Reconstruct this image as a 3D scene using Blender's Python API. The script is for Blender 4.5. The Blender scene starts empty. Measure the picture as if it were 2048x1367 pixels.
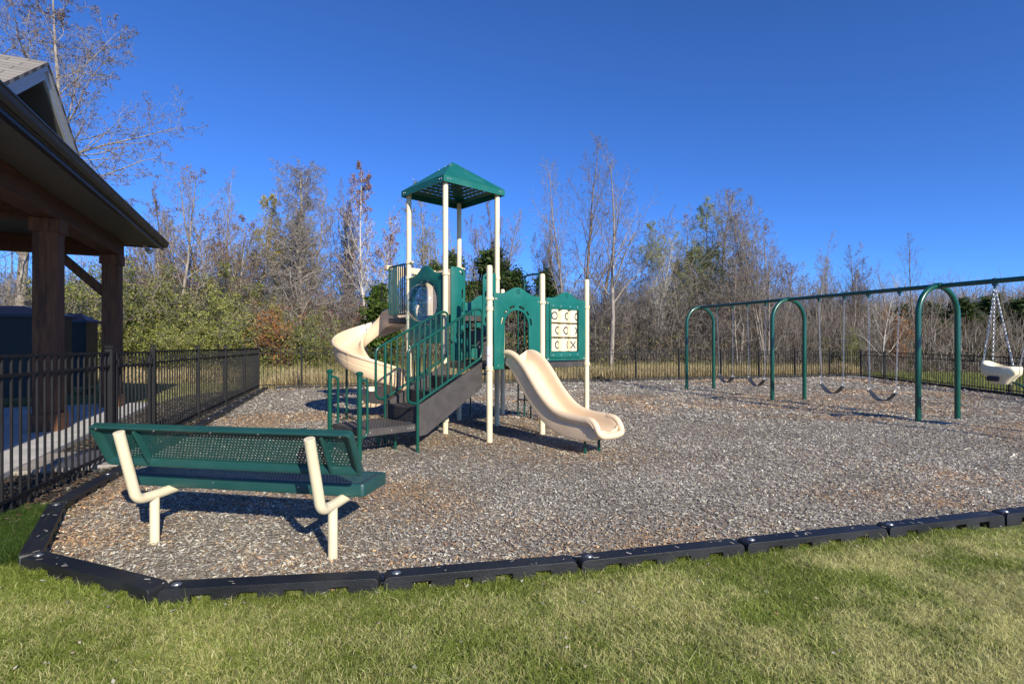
import bpy, bmesh, math, random
import numpy as np
from mathutils import Vector, Matrix
R = math.radians
C = bpy.context.scene.collection
sc = bpy.context.scene

# ------------------------------------------------------------------ camera, sky, sun, exposure
F_PX, EYE, HOR = 1070.0, 1.42, 690.0
cd = bpy.data.cameras.new('camera'); cam = bpy.data.objects.new('camera', cd); C.objects.link(cam)
cam.location = (0, 0, EYE); cam.rotation_euler = (R(90), 0, 0)
cd.sensor_width = 36; cd.lens = 36 * F_PX / 2048; cd.shift_y = 6.5 / 2048
cd.clip_start = 0.05; cd.clip_end = 2000
sc.camera = cam
SUN_EL, SUN_AZ = R(26.5), math.atan2(.502, -.865)      # azimuth clockwise from +Y
w = bpy.data.worlds.new('World'); sc.world = w; w.use_nodes = True
nt = w.node_tree; bg = nt.nodes['Background']
sky = nt.nodes.new('ShaderNodeTexSky'); sky.sky_type = 'NISHITA'; sky.sun_disc = False
sky.sun_elevation = SUN_EL; sky.sun_rotation = SUN_AZ
sky.altitude = 0; sky.air_density = 0.6; sky.dust_density = 0.2; sky.ozone_density = 6.0
tint = nt.nodes.new('ShaderNodeMixRGB'); tint.blend_type = 'MULTIPLY'; tint.inputs[0].default_value = 1
tint.inputs[2].default_value = (.66, 1.03, 1.48, 1)     # a clear deep autumn blue
nt.links.new(sky.outputs[0], tint.inputs[1])
nt.links.new(tint.outputs[0], bg.inputs[0]); bg.inputs[1].default_value = 0.106
sl = bpy.data.lights.new('sun', 'SUN'); sl.energy = 5.0; sl.angle = R(0.5); sl.color = (1.0, .92, .76)
so = bpy.data.objects.new('sun', sl); C.objects.link(so); so.location = (10, -20, 20)
tosun = Vector((math.sin(SUN_AZ) * math.cos(SUN_EL), math.cos(SUN_AZ) * math.cos(SUN_EL), math.sin(SUN_EL)))
so.rotation_euler = tosun.to_track_quat('Z', 'Y').to_euler()
sc.view_settings.view_transform = 'Standard'; sc.view_settings.look = 'None'
sc.view_settings.gamma = 1; sc.view_settings.exposure = 0.45

def gp(x, y, z=0.0):
    Y = F_PX * (EYE - z) / (y - HOR)
    return Vector(((x - 1024) * Y / F_PX, Y, z))

# ------------------------------------------------------------------ materials
def mat(name, col, rough=.5, metal=0, var=.0, vscale=4, bump=0, bscale=60, col2=None, stretch=None, coat=0, spec=.5, obj=True, dirt=None):
    m = bpy.data.materials.new(name); m.use_nodes = True; n = m.node_tree.nodes; l = m.node_tree.links
    b = n['Principled BSDF']; b.inputs['Roughness'].default_value = rough; b.inputs['Metallic'].default_value = metal
    b.inputs['Base Color'].default_value = (*col, 1); b.inputs['Coat Weight'].default_value = coat
    b.inputs['Specular IOR Level'].default_value = spec
    tc = n.new('ShaderNodeTexCoord'); mp = n.new('ShaderNodeMapping')
    l.new(tc.outputs['Object'], mp.inputs[0])
    if stretch: mp.inputs['Scale'].default_value = stretch
    if var or col2:
        t = n.new('ShaderNodeTexNoise'); t.inputs['Scale'].default_value = vscale; t.inputs['Detail'].default_value = 8
        l.new(mp.outputs[0], t.inputs[0])
        r = n.new('ShaderNodeValToRGB'); l.new(t.outputs[0], r.inputs[0])
        c2 = col2 or tuple(c * (1 + var) for c in col); c1 = col if col2 else tuple(c * (1 - var) for c in col)
        r.color_ramp.elements[0].position = .35; r.color_ramp.elements[1].position = .65
        r.color_ramp.elements[0].color = (*c1, 1); r.color_ramp.elements[1].color = (*c2, 1)
        src = r.outputs[0]
        if dirt:
            t3 = n.new('ShaderNodeTexNoise'); t3.inputs['Scale'].default_value = 2.3; t3.inputs['Detail'].default_value = 12
            t3.inputs['Roughness'].default_value = .7; l.new(tc.outputs['Object'], t3.inputs[0])
            r3 = n.new('ShaderNodeValToRGB'); l.new(t3.outputs[0], r3.inputs[0])
            r3.color_ramp.elements[0].position = .52; r3.color_ramp.elements[1].position = .72
            r3.color_ramp.elements[0].color = (0, 0, 0, 1); r3.color_ramp.elements[1].color = (.55, .55, .55, 1)
            mx = n.new('ShaderNodeMixRGB'); l.new(r3.outputs[0], mx.inputs[0]); l.new(src, mx.inputs[1])
            mx.inputs[2].default_value = (*dirt, 1); src = mx.outputs[0]
        l.new(src, b.inputs['Base Color'])
        mr = n.new('ShaderNodeMapRange'); l.new(t.outputs[0], mr.inputs[0])
        mr.inputs[3].default_value = max(0, rough - .08); mr.inputs[4].default_value = min(1, rough + .1)
        l.new(mr.outputs[0], b.inputs['Roughness'])
    if bump:
        t2 = n.new('ShaderNodeTexNoise'); t2.inputs['Scale'].default_value = bscale; t2.inputs['Detail'].default_value = 5
        l.new(mp.outputs[0], t2.inputs[0])
        bp = n.new('ShaderNodeBump'); bp.inputs['Strength'].default_value = bump; bp.inputs['Distance'].default_value = .01
        l.new(t2.outputs[0], bp.inputs['Height']); l.new(bp.outputs[0], b.inputs['Normal'])
    return m
def mat_attr(name, rough=.8, trans=0, spec=.3, gain=1.0, var=None):
    """colour from the mesh's own 'Col' attribute (each chip, blade or leaf its own colour)"""
    m = bpy.data.materials.new(name); m.use_nodes = True; n = m.node_tree.nodes; l = m.node_tree.links
    b = n['Principled BSDF']; b.inputs['Roughness'].default_value = rough; b.inputs['Specular IOR Level'].default_value = spec
    a = n.new('ShaderNodeAttribute'); a.attribute_name = 'Col'
    l.new(a.outputs['Color'], b.inputs['Base Color'])
    if trans:
        tr = n.new('ShaderNodeBsdfTranslucent'); l.new(a.outputs['Color'], tr.inputs[0])
        mx = n.new('ShaderNodeMixShader'); mx.inputs[0].default_value = trans
        l.new(b.outputs[0], mx.inputs[1]); l.new(tr.outputs[0], mx.inputs[2]); l.new(mx.outputs[0], n['Material Output'].inputs[0])
    return m

M = {}
M['tan_post'] = mat('tan_powder_coat', (.72, .63, .43), .38, var=.05, vscale=3, bump=.02, bscale=300, dirt=(.60, .50, .34))
M['green_pipe'] = mat('green_powder_coat', (.0022, .064, .044), .28, var=.12, vscale=3, coat=.3)
M['dark_pipe'] = mat('dark_green_powder_coat', (.003, .055, .04), .3, var=.12, vscale=3, coat=.3)
M['teal'] = mat('teal_green_plastic', (.004, .118, .094), .42, var=.10, vscale=2.5, bump=.08, bscale=400, dirt=(.05, .17, .14))
M['slide'] = mat('tan_moulded_plastic', (.76, .575, .385), .36, var=.04, vscale=2.0, bump=.05, bscale=250, dirt=(.58, .44, .31), coat=.15)
M['deck'] = mat('brown_vinyl_coating', (.052, .045, .043), .62, var=.2, vscale=8, bump=.3, bscale=200, dirt=(.10, .088, .08))
M['seat_green'] = mat('dark_green_vinyl', (.010, .060, .054), .42, var=.12, vscale=3, bump=.05, bscale=200, coat=.1, dirt=(.035, .085, .072))
M['bolt'] = mat('zinc_bolt', (.42, .42, .41), .45, .9)
M['black_metal'] = mat('black_powder_coat', (.007, .007, .009), .6, var=.3, vscale=6, dirt=(.015, .014, .014), spec=.3)
M['black_plastic'] = mat('black_moulded_plastic', (.010, .011, .014), .5, var=.35, vscale=5, bump=.25, bscale=80, dirt=(.035, .032, .03))
M['chain'] = mat('galvanised_chain', (.58, .59, .61), .4, .85, var=.1)
M['rubber'] = mat('black_rubber', (.02, .023, .03), .45, var=.3, vscale=12)
M['timber'] = mat('stained_timber', (.07, .027, .011), .75, col2=(.17, .068, .028), vscale=3.5, stretch=(6, 6, .6), bump=.5, bscale=30)
M['timber_beam'] = mat('stained_beam_timber', (.055, .019, .008), .75, col2=(.12, .045, .018), vscale=3.5, stretch=(6, .6, 6), bump=.5, bscale=30)
M['gutter'] = mat('dark_bronze_gutter', (.016, .013, .011), .42, var=.15)
M['trim'] = mat('painted_white_trim', (.42, .43, .43), .5, var=.05, vscale=10, bump=.1)
M['concrete'] = mat('concrete', (.50, .48, .45), .85, var=.13, vscale=3, bump=.3, bscale=90, dirt=(.33, .31, .28))
M['paver'] = mat('weathered_concrete', (.30, .27, .24), .9, var=.2, vscale=3, bump=.3, bscale=60)
M['navy'] = mat('dark_blue_metal', (.012, .020, .05), .4, var=.15, vscale=3)
M['darkbox'] = mat('black_metal_cabinet', (.010, .010, .013), .5, var=.2, vscale=5)
M['bronze'] = mat('bronze_metal', (.05, .035, .018), .5, var=.2)
M['label'] = mat('white_sticker', (.8, .8, .8), .4)
M['red'] = mat('red_print', (.55, .06, .05), .5)
M['ink'] = mat('dark_print', (.025, .02, .03), .5)
M['grey_pad'] = mat('grey_moulded_plastic', (.12, .12, .13), .5, var=.1)
M['lamp_white'] = mat('white_lamp_housing', (.6, .6, .62), .4)
M['mulch_chip'] = mat_attr('wood_chips', .8, spec=.25)
M['blade'] = mat_attr('grass_blades', .6, trans=.35, spec=.25)
M['leaf'] = mat_attr('leaves', .6, trans=.3, spec=.3)
M['brush'] = mat_attr('brushwood', .9, spec=.1)

def bark(name, c1, c2):
    return mat(name, c1, .9, col2=c2, vscale=2.5, stretch=(4, 4, 1), bump=.6, bscale=12, spec=.2)
M['bark_grey'] = bark('grey_bark', (.16, .135, .115), (.34, .30, .26))
M['bark_brown'] = bark('brown_bark', (.10, .075, .058), (.24, .19, .15))
M['bark_pale'] = bark('pale_bark', (.36, .33, .29), (.62, .58, .52))
M['bark_red'] = bark('reddish_bark', (.14, .09, .07), (.26, .18, .145))

def mat_bubble():
    m = bpy.data.materials.new('clear_acrylic'); m.use_nodes = True; n = m.node_tree.nodes; l = m.node_tree.links
    n.remove(n['Principled BSDF'])
    t = n.new('ShaderNodeBsdfTransparent'); t.inputs[0].default_value = (.80, .86, .90, 1)
    g = n.new('ShaderNodeBsdfGlossy'); g.inputs['Roughness'].default_value = .04
    f = n.new('ShaderNodeLayerWeight'); f.inputs[0].default_value = .5
    pw = n.new('ShaderNodeMath'); pw.operation = 'POWER'; l.new(f.outputs['Facing'], pw.inputs[0]); pw.inputs[1].default_value = 3.2
    ad = n.new('ShaderNodeMath'); ad.operation = 'MULTIPLY_ADD'; l.new(pw.outputs[0], ad.inputs[0]); ad.inputs[1].default_value = .75; ad.inputs[2].default_value = .06
    mx = n.new('ShaderNodeMixShader'); l.new(ad.outputs[0], mx.inputs[0]); l.new(t.outputs[0], mx.inputs[1]); l.new(g.outputs[0], mx.inputs[2])
    l.new(mx.outputs[0], n['Material Output'].inputs[0]); return m
M['bubble'] = mat_bubble()

def mat_wave(name, c1, c2, scale, direction, rough=.6, bumpd=.01, profile='SAW', stretch=(1, 1, 1)):
    m = mat(name, c1, rough, col2=c2, vscale=5); n = m.node_tree.nodes; l = m.node_tree.links
    tc = n.new('ShaderNodeTexCoord'); wv = n.new('ShaderNodeTexWave'); wv.bands_direction = direction
    wv.wave_profile = profile; wv.inputs['Scale'].default_value = scale
    l.new(tc.outputs['Object'], wv.inputs[0])
    bp = n.new('ShaderNodeBump'); bp.inputs['Distance'].default_value = bumpd; l.new(wv.outputs['Fac'], bp.inputs['Height'])
    l.new(bp.outputs[0], n['Principled BSDF'].inputs['Normal']); return m
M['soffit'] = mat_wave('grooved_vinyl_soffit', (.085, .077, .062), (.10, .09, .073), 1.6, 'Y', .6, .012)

def mat_shingle(name, c1, c2, c3, bw, bh):
    m = bpy.data.materials.new(name); m.use_nodes = True; n = m.node_tree.nodes; l = m.node_tree.links
    b = n['Principled BSDF']; b.inputs['Roughness'].default_value = .9
    uv = n.new('ShaderNodeUVMap'); uv.uv_map = 'UVMap'
    br = n.new('ShaderNodeTexBrick'); br.inputs['Scale'].default_value = 1
    br.inputs['Brick Width'].default_value = bw; br.inputs['Row Height'].default_value = bh; br.inputs['Mortar Size'].default_value = .006
    br.inputs['Color1'].default_value = (*c1, 1); br.inputs['Color2'].default_value = (*c2, 1); br.inputs['Mortar'].default_value = (*c3, 1)
    l.new(uv.outputs[0], br.inputs[0])
    t = n.new('ShaderNodeTexNoise'); t.inputs['Scale'].default_value = 60; l.new(uv.outputs[0], t.inputs[0])
    mx = n.new('ShaderNodeMixRGB'); mx.blend_type = 'MULTIPLY'; mx.inputs[0].default_value = .6
    l.new(br.outputs[0], mx.inputs[1]); l.new(t.outputs[0], mx.inputs[2])
    g = n.new('ShaderNodeGamma'); g.inputs[1].default_value = .8; l.new(mx.outputs[0], g.inputs[0]); l.new(g.outputs[0], b.inputs[0])
    bp = n.new('ShaderNodeBump'); bp.inputs['Distance'].default_value = .012; bp.invert = True
    l.new(br.outputs['Fac'], bp.inputs['Height']); l.new(bp.outputs[0], b.inputs['Normal']); return m
M['shingle'] = mat_shingle('roof_shingles', (.17, .15, .13), (.25, .22, .19), (.06, .05, .045), .30, .13)
M['siding'] = mat_shingle('cedar_shake_siding', (.20, .16, .14), (.27, .22, .19), (.03, .025, .02), .16, .20)

def ground_mat(name, cols, scales, bump=.5, bdist=.02, bscale=40):
    """noise-mixed ground colours: cols = list of colours mixed one after another"""
    m = bpy.data.materials.new(name); m.use_nodes = True; n = m.node_tree.nodes; l = m.node_tree.links
    b = n['Principled BSDF']; b.inputs['Roughness'].default_value = .95; b.inputs['Specular IOR Level'].default_value = .15
    tc = n.new('ShaderNodeTexCoord'); src = None
    for i, c in enumerate(cols[1:]):
        t = n.new('ShaderNodeTexNoise'); t.inputs['Scale'].default_value = scales[i]; t.inputs['Detail'].default_value = 10
        t.inputs['Roughness'].default_value = .65; l.new(tc.outputs['Object'], t.inputs[0])
        r = n.new('ShaderNodeValToRGB'); l.new(t.outputs[0], r.inputs[0])
        r.color_ramp.elements[0].position = .42; r.color_ramp.elements[1].position = .60
        mx = n.new('ShaderNodeMixRGB'); l.new(r.outputs[0], mx.inputs[0])
        if src: l.new(src, mx.inputs[1])
        else: mx.inputs[1].default_value = (*cols[0], 1)
        mx.inputs[2].default_value = (*c, 1); src = mx.outputs[0]
    l.new(src, b.inputs[0])
    t = n.new('ShaderNodeTexNoise'); t.inputs['Scale'].default_value = bscale; t.inputs['Detail'].default_value = 6
    l.new(tc.outputs['Object'], t.inputs[0])
    bp = n.new('ShaderNodeBump'); bp.inputs['Strength'].default_value = bump; bp.inputs['Distance'].default_value = bdist
    l.new(t.outputs[0], bp.inputs['Height']); l.new(bp.outputs[0], b.inputs['Normal']); return m
M['field'] = ground_mat('field_ground', [(.10, .13, .035), (.30, .25, .12), (.22, .20, .09), (.14, .15, .05)], [.5, 3, 12], 1, .05, 25)
M['soil'] = ground_mat('lawn_soil', [(.09, .12, .035), (.24, .21, .10), (.13, .15, .05)], [1.2, 9], 1, .02, 60)
M['mulch_base'] = ground_mat('mulch_bed', [(.27, .235, .205), (.36, .33, .30), (.20, .17, .15), (.37, .30, .23)], [2, 45, 70], 1, .02, 90)
M['bark_bed'] = ground_mat('dark_bark_bed', [(.05, .038, .03), (.11, .09, .075), (.025, .02, .016)], [3, 50], 1, .02, 80)

# ------------------------------------------------------------------ mesh helpers
class MB:
    def __init__(s): s.v = []; s.f = []; s.uv = None
    def add(s, vs, fs):
        k = len(s.v); s.v += [tuple(p) for p in vs]; s.f += [tuple(i + k for i in f) for f in fs]; return s
    def box(s, c, d, rot=None, taper=1):
        hx, hy, hz = d[0] / 2, d[1] / 2, d[2] / 2
        vs = [Vector((x * hx, y * hy, z * hz)) for z in (-1, 1) for y in (-1, 1) for x in (-1, 1)]
        if taper != 1:
            for p in vs[4:]: p.x *= taper; p.y *= taper
        if rot is not None: vs = [rot @ p for p in vs]
        c = Vector(c); vs = [p + c for p in vs]
        return s.add(vs, [(0, 2, 3, 1), (4, 5, 7, 6), (0, 1, 5, 4), (2, 6, 7, 3), (0, 4, 6, 2), (1, 3, 7, 5)])
    def bar(s, p, q, wdt, hgt, up=(0, 0, 1)):
        p = Vector(p); q = Vector(q); d = (q - p); L = d.length; d.normalize(); up = Vector(up)
        x = d.cross(up).normalized(); z = x.cross(d)
        rot = Matrix((x, d, z)).transposed()
        return s.box((p + q) / 2, (wdt, L, hgt), rot)
    def tube(s, pts, r, n=12, cap=True, closed=False):
        pts = [Vector(p) for p in pts]; m = len(pts)
        rs = r if isinstance(r, (list, tuple)) else [r] * m
        ds = []
        for i in range(m):
            if closed: d = pts[(i + 1) % m] - pts[i - 1]
            else: d = pts[min(i + 1, m - 1)] - pts[max(i - 1, 0)]
            ds.append(d.normalized())
        a = Vector((0, 0, 1)) if abs(ds[0].z) < .9 else Vector((1, 0, 0))
        x = ds[0].cross(a).normalized(); vs = []
        for i in range(m):
            x = (x - ds[i] * x.dot(ds[i])).normalized(); y = ds[i].cross(x)
            for j in range(n):
                t = 2 * math.pi * j / n
                vs.append(pts[i] + (x * math.cos(t) + y * math.sin(t)) * rs[i])
        fs = []
        for i in range(m if closed else m - 1):
            i2 = (i + 1) % m
            for j in range(n): fs.append((i * n + j, i * n + (j + 1) % n, i2 * n + (j + 1) % n, i2 * n + j))
        if cap and not closed: fs.append(tuple(range(n - 1, -1, -1))); fs.append(tuple((m - 1) * n + j for j in range(n)))
        return s.add(vs, fs)
    def lathe(s, c, prof, n=20, ax=None, start=0):
        """prof: (r, h) along the axis"""
        c = Vector(c); ax = Vector(ax).normalized() if ax is not None else Vector((0, 0, 1))
        a = Vector((0, 0, 1)) if abs(ax.z) < .9 else Vector((1, 0, 0)); x = ax.cross(a).normalized(); y = ax.cross(x)
        vs = []; fs = []
        for r, h in prof:
            for j in range(n):
                t = 2 * math.pi * j / n; vs.append(c + ax * h + (x * math.cos(t) + y * math.sin(t)) * r)
        for i in range(len(prof) - 1):
            for j in range(n): fs.append((i * n + j, i * n + (j + 1) % n, (i + 1) * n + (j + 1) % n, (i + 1) * n + j))
        if prof[0][0] > 1e-5: fs.append(tuple(range(n - 1, -1, -1)))
        if prof[-1][0] > 1e-5: fs.append(tuple((len(prof) - 1) * n + j for j in range(n)))
        return s.add(vs, fs)
    def prism(s, poly, z0, z1):
        n = len(poly); vs = [(x, y, z0) for x, y in poly] + [(x, y, z1) for x, y in poly]
        fs = [tuple(range(n - 1, -1, -1)), tuple(range(n, 2 * n))] + [(i, (i + 1) % n, (i + 1) % n + n, i + n) for i in range(n)]
        return s.add(vs, fs)
    def loft(s, rings, close_ring=True, cap=True):
        n = len(rings[0]); vs = [p for r in rings for p in r]; fs = []
        for i in range(len(rings) - 1):
            for j in range(n if close_ring else n - 1):
                fs.append((i * n + j, i * n + (j + 1) % n, (i + 1) * n + (j + 1) % n, (i + 1) * n + j))
        if cap and close_ring: fs.append(tuple(range(n - 1, -1, -1))); fs.append(tuple((len(rings) - 1) * n + j for j in range(n)))
        return s.add(vs, fs)
    def build(s, name, m, parent=None, smooth=True, bevel=0, loc=None, rotz=0, segs=2):
        me = bpy.data.meshes.new(name); me.from_pydata([tuple(p) for p in s.v], [], s.f); me.update()
        bm = bmesh.new(); bm.from_mesh(me); bmesh.ops.recalc_face_normals(bm, faces=bm.faces); bm.to_mesh(me); bm.free()
        return link(name, me, m, parent, smooth, bevel, loc, rotz, segs)
def link(name, me, m, parent=None, smooth=True, bevel=0, loc=None, rotz=0, segs=2):
    me.materials.append(m)
    if smooth:
        me.shade_smooth(); me.set_sharp_from_angle(angle=R(38))
    o = bpy.data.objects.new(name, me); C.objects.link(o)
    if parent: o.parent = parent
    if loc is not None: o.location = loc
    if rotz: o.rotation_euler = (0, 0, rotz)
    if bevel:
        b = o.modifiers.new('edge', 'BEVEL'); b.width = bevel; b.segments = segs; b.limit_method = 'ANGLE'; b.angle_limit = R(40)
    return o
def tag(o, label=None, cat=None, group=None, kind=None):
    if label: o['label'] = label
    if cat: o['category'] = cat
    if group: o['group'] = group
    if kind: o['kind'] = kind
    return o
def empty(name, loc=(0, 0, 0), rotz=0, label=None, cat=None, group=None):
    o = bpy.data.objects.new(name, None); C.objects.link(o); o.location = loc; o.rotation_euler = (0, 0, rotz)
    o.empty_display_size = .2
    return tag(o, label, cat, group)
def copy_tree(o, parent=None):
    c = o.copy(); C.objects.link(c)
    if parent: c.parent = parent
    for ch in list(o.children): copy_tree(ch, c)
    return c
def np_mesh(name, V, Fq, m, cols=None, parent=None, tri=False, smooth=False):
    k = 3 if tri else 4
    me = bpy.data.meshes.new(name); me.vertices.add(len(V)); me.vertices.foreach_set('co', V.astype(np.float32).ravel())
    nf = len(Fq); me.loops.add(nf * k); me.loops.foreach_set('vertex_index', Fq.astype(np.int32).ravel())
    me.polygons.add(nf); me.polygons.foreach_set('loop_start', np.arange(0, nf * k, k, dtype=np.int32))
    me.polygons.foreach_set('loop_total', np.full(nf, k, dtype=np.int32))
    me.update(calc_edges=True)
    if cols is not None:
        a = me.color_attributes.new('Col', 'FLOAT_COLOR', 'POINT')
        cc = np.concatenate([cols, np.ones((len(cols), 1))], 1).astype(np.float32); a.data.foreach_set('color', cc.ravel())
    me.materials.append(m)
    if smooth: me.shade_smooth()
    o = bpy.data.objects.new(name, me); C.objects.link(o)
    if parent: o.parent = parent
    return o
def panel(name, m, parent, outer, holes=(), thick=.02, frame=None, bevel=.0):
    """flat sheet with cut-outs; outline in (s, z); frame = function (s, t, z) -> local point"""
    cu = bpy.data.curves.new(name, 'CURVE'); cu.dimensions = '2D'; cu.fill_mode = 'BOTH'; cu.extrude = thick / 2
    if bevel: cu.bevel_depth = bevel; cu.bevel_resolution = 1; cu.offset = -bevel
    for lp in [outer, *holes]:
        sp = cu.splines.new('POLY'); sp.points.add(len(lp) - 1)
        for i, (a, b) in enumerate(lp): sp.points[i].co = (a, b, 0, 1)
        sp.use_cyclic_u = True
    t = bpy.data.objects.new('t', cu); C.objects.link(t)
    bpy.context.view_layer.update()
    me = bpy.data.meshes.new_from_object(t.evaluated_get(bpy.context.evaluated_depsgraph_get()))
    bpy.data.objects.remove(t); bpy.data.curves.remove(cu); me.name = name; me.materials.clear()
    for v in me.vertices: v.co = frame(v.co.x, v.co.z, v.co.y)
    bm = bmesh.new(); bm.from_mesh(me); bmesh.ops.remove_doubles(bm, verts=bm.verts, dist=1e-5)
    bmesh.ops.recalc_face_normals(bm, faces=bm.faces); bm.to_mesh(me); bm.free()
    return link(name, me, m, parent, smooth=True)
def text_mesh(txt, size, m, name, parent, frame, extrude=.0008, spacing=1.0):
    cu = bpy.data.curves.new('t', 'FONT'); cu.body = txt; cu.size = size; cu.align_x = 'CENTER'; cu.extrude = extrude
    t = bpy.data.objects.new('t', cu); C.objects.link(t); bpy.context.view_layer.update()
    me = bpy.data.meshes.new_from_object(t.evaluated_get(bpy.context.evaluated_depsgraph_get()))
    bpy.data.objects.remove(t); me.materials.clear(); me.name = name
    for v in me.vertices: v.co = frame(v.co.x, v.co.z, v.co.y)
    return link(name, me, m, parent, smooth=False)
def arc(cx, cy, r, a0, a1, n=12, ry=None):
    ry = ry or r
    return [(cx + r * math.cos(R(a0 + (a1 - a0) * i / n)), cy + ry * math.sin(R(a0 + (a1 - a0) * i / n))) for i in range(n + 1)]
def rrect(x0, y0, x1, y1, r, n=5):
    return arc(x1 - r, y1 - r, r, 0, 90, n) + arc(x0 + r, y1 - r, r, 90, 180, n) + arc(x0 + r, y0 + r, r, 180, 270, n) + arc(x1 - r, y0 + r, r, 270, 360, n)
def fillet(pts, r, n=6):
    """round the corners of a 3-D polyline"""
    pts = [Vector(p) for p in pts]; out = [pts[0]]
    for i in range(1, len(pts) - 1):
        a, b, c = pts[i - 1], pts[i], pts[i + 1]; u = (a - b); v = (c - b)
        rr = min(r, u.length * .49, v.length * .49); u.normalize(); v.normalize(); p = b + u * rr; q = b + v * rr
        for k in range(n + 1):
            t = k / n; out.append(p * (1 - t) ** 2 + b * 2 * t * (1 - t) + q * t * t)
    out.append(pts[-1]); return out
def vnoise(x, y, seed=0, octs=4, scale=1.0):
    rs = np.random.RandomState(seed); out = np.zeros_like(x); amp = 1; tot = 0
    for o in range(octs):
        g = rs.rand(64, 64); u = x * scale * 2 ** o + rs.rand() * 50; v = y * scale * 2 ** o + rs.rand() * 50
        iu = np.floor(u).astype(int); iv = np.floor(v).astype(int); fu = u - iu; fv = v - iv
        fu = fu * fu * (3 - 2 * fu); fv = fv * fv * (3 - 2 * fv)
        a = g[iu % 64, iv % 64]; b = g[(iu + 1) % 64, iv % 64]; c = g[iu % 64, (iv + 1) % 64]; d = g[(iu + 1) % 64, (iv + 1) % 64]
        out += amp * ((a * (1 - fu) + b * fu) * (1 - fv) + (c * (1 - fu) + d * fu) * fv); tot += amp; amp *= .55
    return out / tot
def inpoly(X, Y, poly):
    ins = np.zeros(len(X), bool); n = len(poly)
    for i in range(n):
        x0, y0 = poly[i][:2]; x1, y1 = poly[(i + 1) % n][:2]
        c = ((y0 > Y) != (y1 > Y)); t = (x1 - x0) * (Y - y0) / ((y1 - y0) if y1 != y0 else 1e-9) + x0
        ins ^= c & (X < t)
    return ins

# ------------------------------------------------------------------ layout of the playground (metres)
FL = lambda Y: -2.842 - .311 * Y                       # left fence line
BKX = lambda X: 20.03 + .311 * X                       # back fence line
FR = lambda Y: 11.18 + .2075 * Y                       # right fence line
CL = Vector((-8.27, 17.46, 0)); CR = Vector((16.4, 25.14, 0))
# edging corners
E_pts = [Vector((-7.93, 17.25, 0)), Vector((-3.72, 4.38, 0)), Vector((-2.97, 3.30, 0)), Vector((-1.88, 2.86, 0)),
         Vector((-.73, 3.0, 0)), Vector((.39, 3.23, 0)), Vector((1.5, 3.51, 0)), Vector((2.63, 3.81, 0)), Vector((3.73, 4.11, 0))]
for p in E_pts[1:]: p.x *= 1.043; p.y *= 1.043
k = Vector((1.147, .313, 0))
while E_pts[-1].x < 11.9: E_pts.append(E_pts[-1] + k)
bed = [(p.x, p.y) for p in E_pts] + [(CR.x - .12, CR.y - .25), (CL.x + .25, CL.y - .12)]

def relief(X, Y):
    X = np.asarray(X, float); Y = np.asarray(Y, float)
    h = .030 * (vnoise(X + 40, Y + 40, 201, 4, .8) - .5) + .014 * (vnoise(X + 40, Y + 40, 202, 3, 3.5) - .5)
    for cx_, cy_, sx_, sy_ in ((5.85 + .5, 15.9, .5, .4), (6.75, 14.9, .5, .4), (7.35, 12.75, .5, .45), (7.75, 11.3, .5, .45), (.95, 6.65, .5, .35), (-2.3, 11.0, .5, .4)):
        h -= .016 * np.exp(-((X - cx_) / sx_) ** 2 - ((Y - cy_) / sy_) ** 2)
    return np.clip(h, -.026, .03)
# ground sheets
g = MB(); g.add([(-400, -60, -.05), (400, -60, -.05), (400, 600, -.05), (-400, 600, -.05)], [(0, 1, 2, 3)])
tag(g.build('ground', M['field'], smooth=False), kind='structure')
g = MB(); lawn_poly = [(-3.4, -1), (13, -1)] + [(p.x, p.y) for p in reversed(E_pts[2:])] + [(-3.95, 3.40)]
n_ = len(lawn_poly); g.add([(x, y, -.012) for x, y in lawn_poly], [tuple(range(n_))])
tag(g.build('lawn_ground', M['soil'], smooth=False), kind='structure')
gx = np.arange(-8.6, 17.2, .13); gy = np.arange(2.7, 25.4, .13); XX, YY = np.meshgrid(gx, gy); ins = inpoly(XX.ravel(), YY.ravel(), bed)
ZZ = relief(XX.ravel(), YY.ravel()); Vg = np.stack([XX.ravel(), YY.ravel(), ZZ], 1); nx_ = len(gx)
ii = (np.arange(len(gy) - 1)[:, None] * nx_ + np.arange(nx_ - 1)[None, :]).ravel(); Fg = np.stack([ii, ii + 1, ii + nx_ + 1, ii + nx_], 1); Fg = Fg[ins[Fg].all(1)]
used_ = np.unique(Fg); mp_ = np.zeros(len(Vg), int); mp_[used_] = np.arange(len(used_)); Vg = Vg[used_]; Fg = mp_[Fg]
k0 = len(Vg); base_ = np.array([(x, y, -.034) for x, y in bed]); me_ = bpy.data.meshes.new('mulch_ground')
me_.from_pydata([tuple(v) for v in Vg] + [tuple(v) for v in base_], [], [tuple(int(q) for q in f) for f in Fg] + [tuple(range(k0, k0 + len(bed)))]); me_.update()
tag(link('mulch_ground', me_, M['mulch_base'], smooth=False), kind='structure')
strip = [(-3.0, .5), (-3.72, 4.38), (-7.93, 17.25), (CL.x - .2, CL.y + .2), (-9.3, 15.2), (-8.62, 12.8), (-3.68, 1.65), (-3.2, .5)]
g = MB(); g.add([(x, y, -.006) for x, y in strip], [tuple(range(len(strip)))])
tag(g.build('bark_ground', M['bark_bed'], smooth=False), kind='structure')

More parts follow.
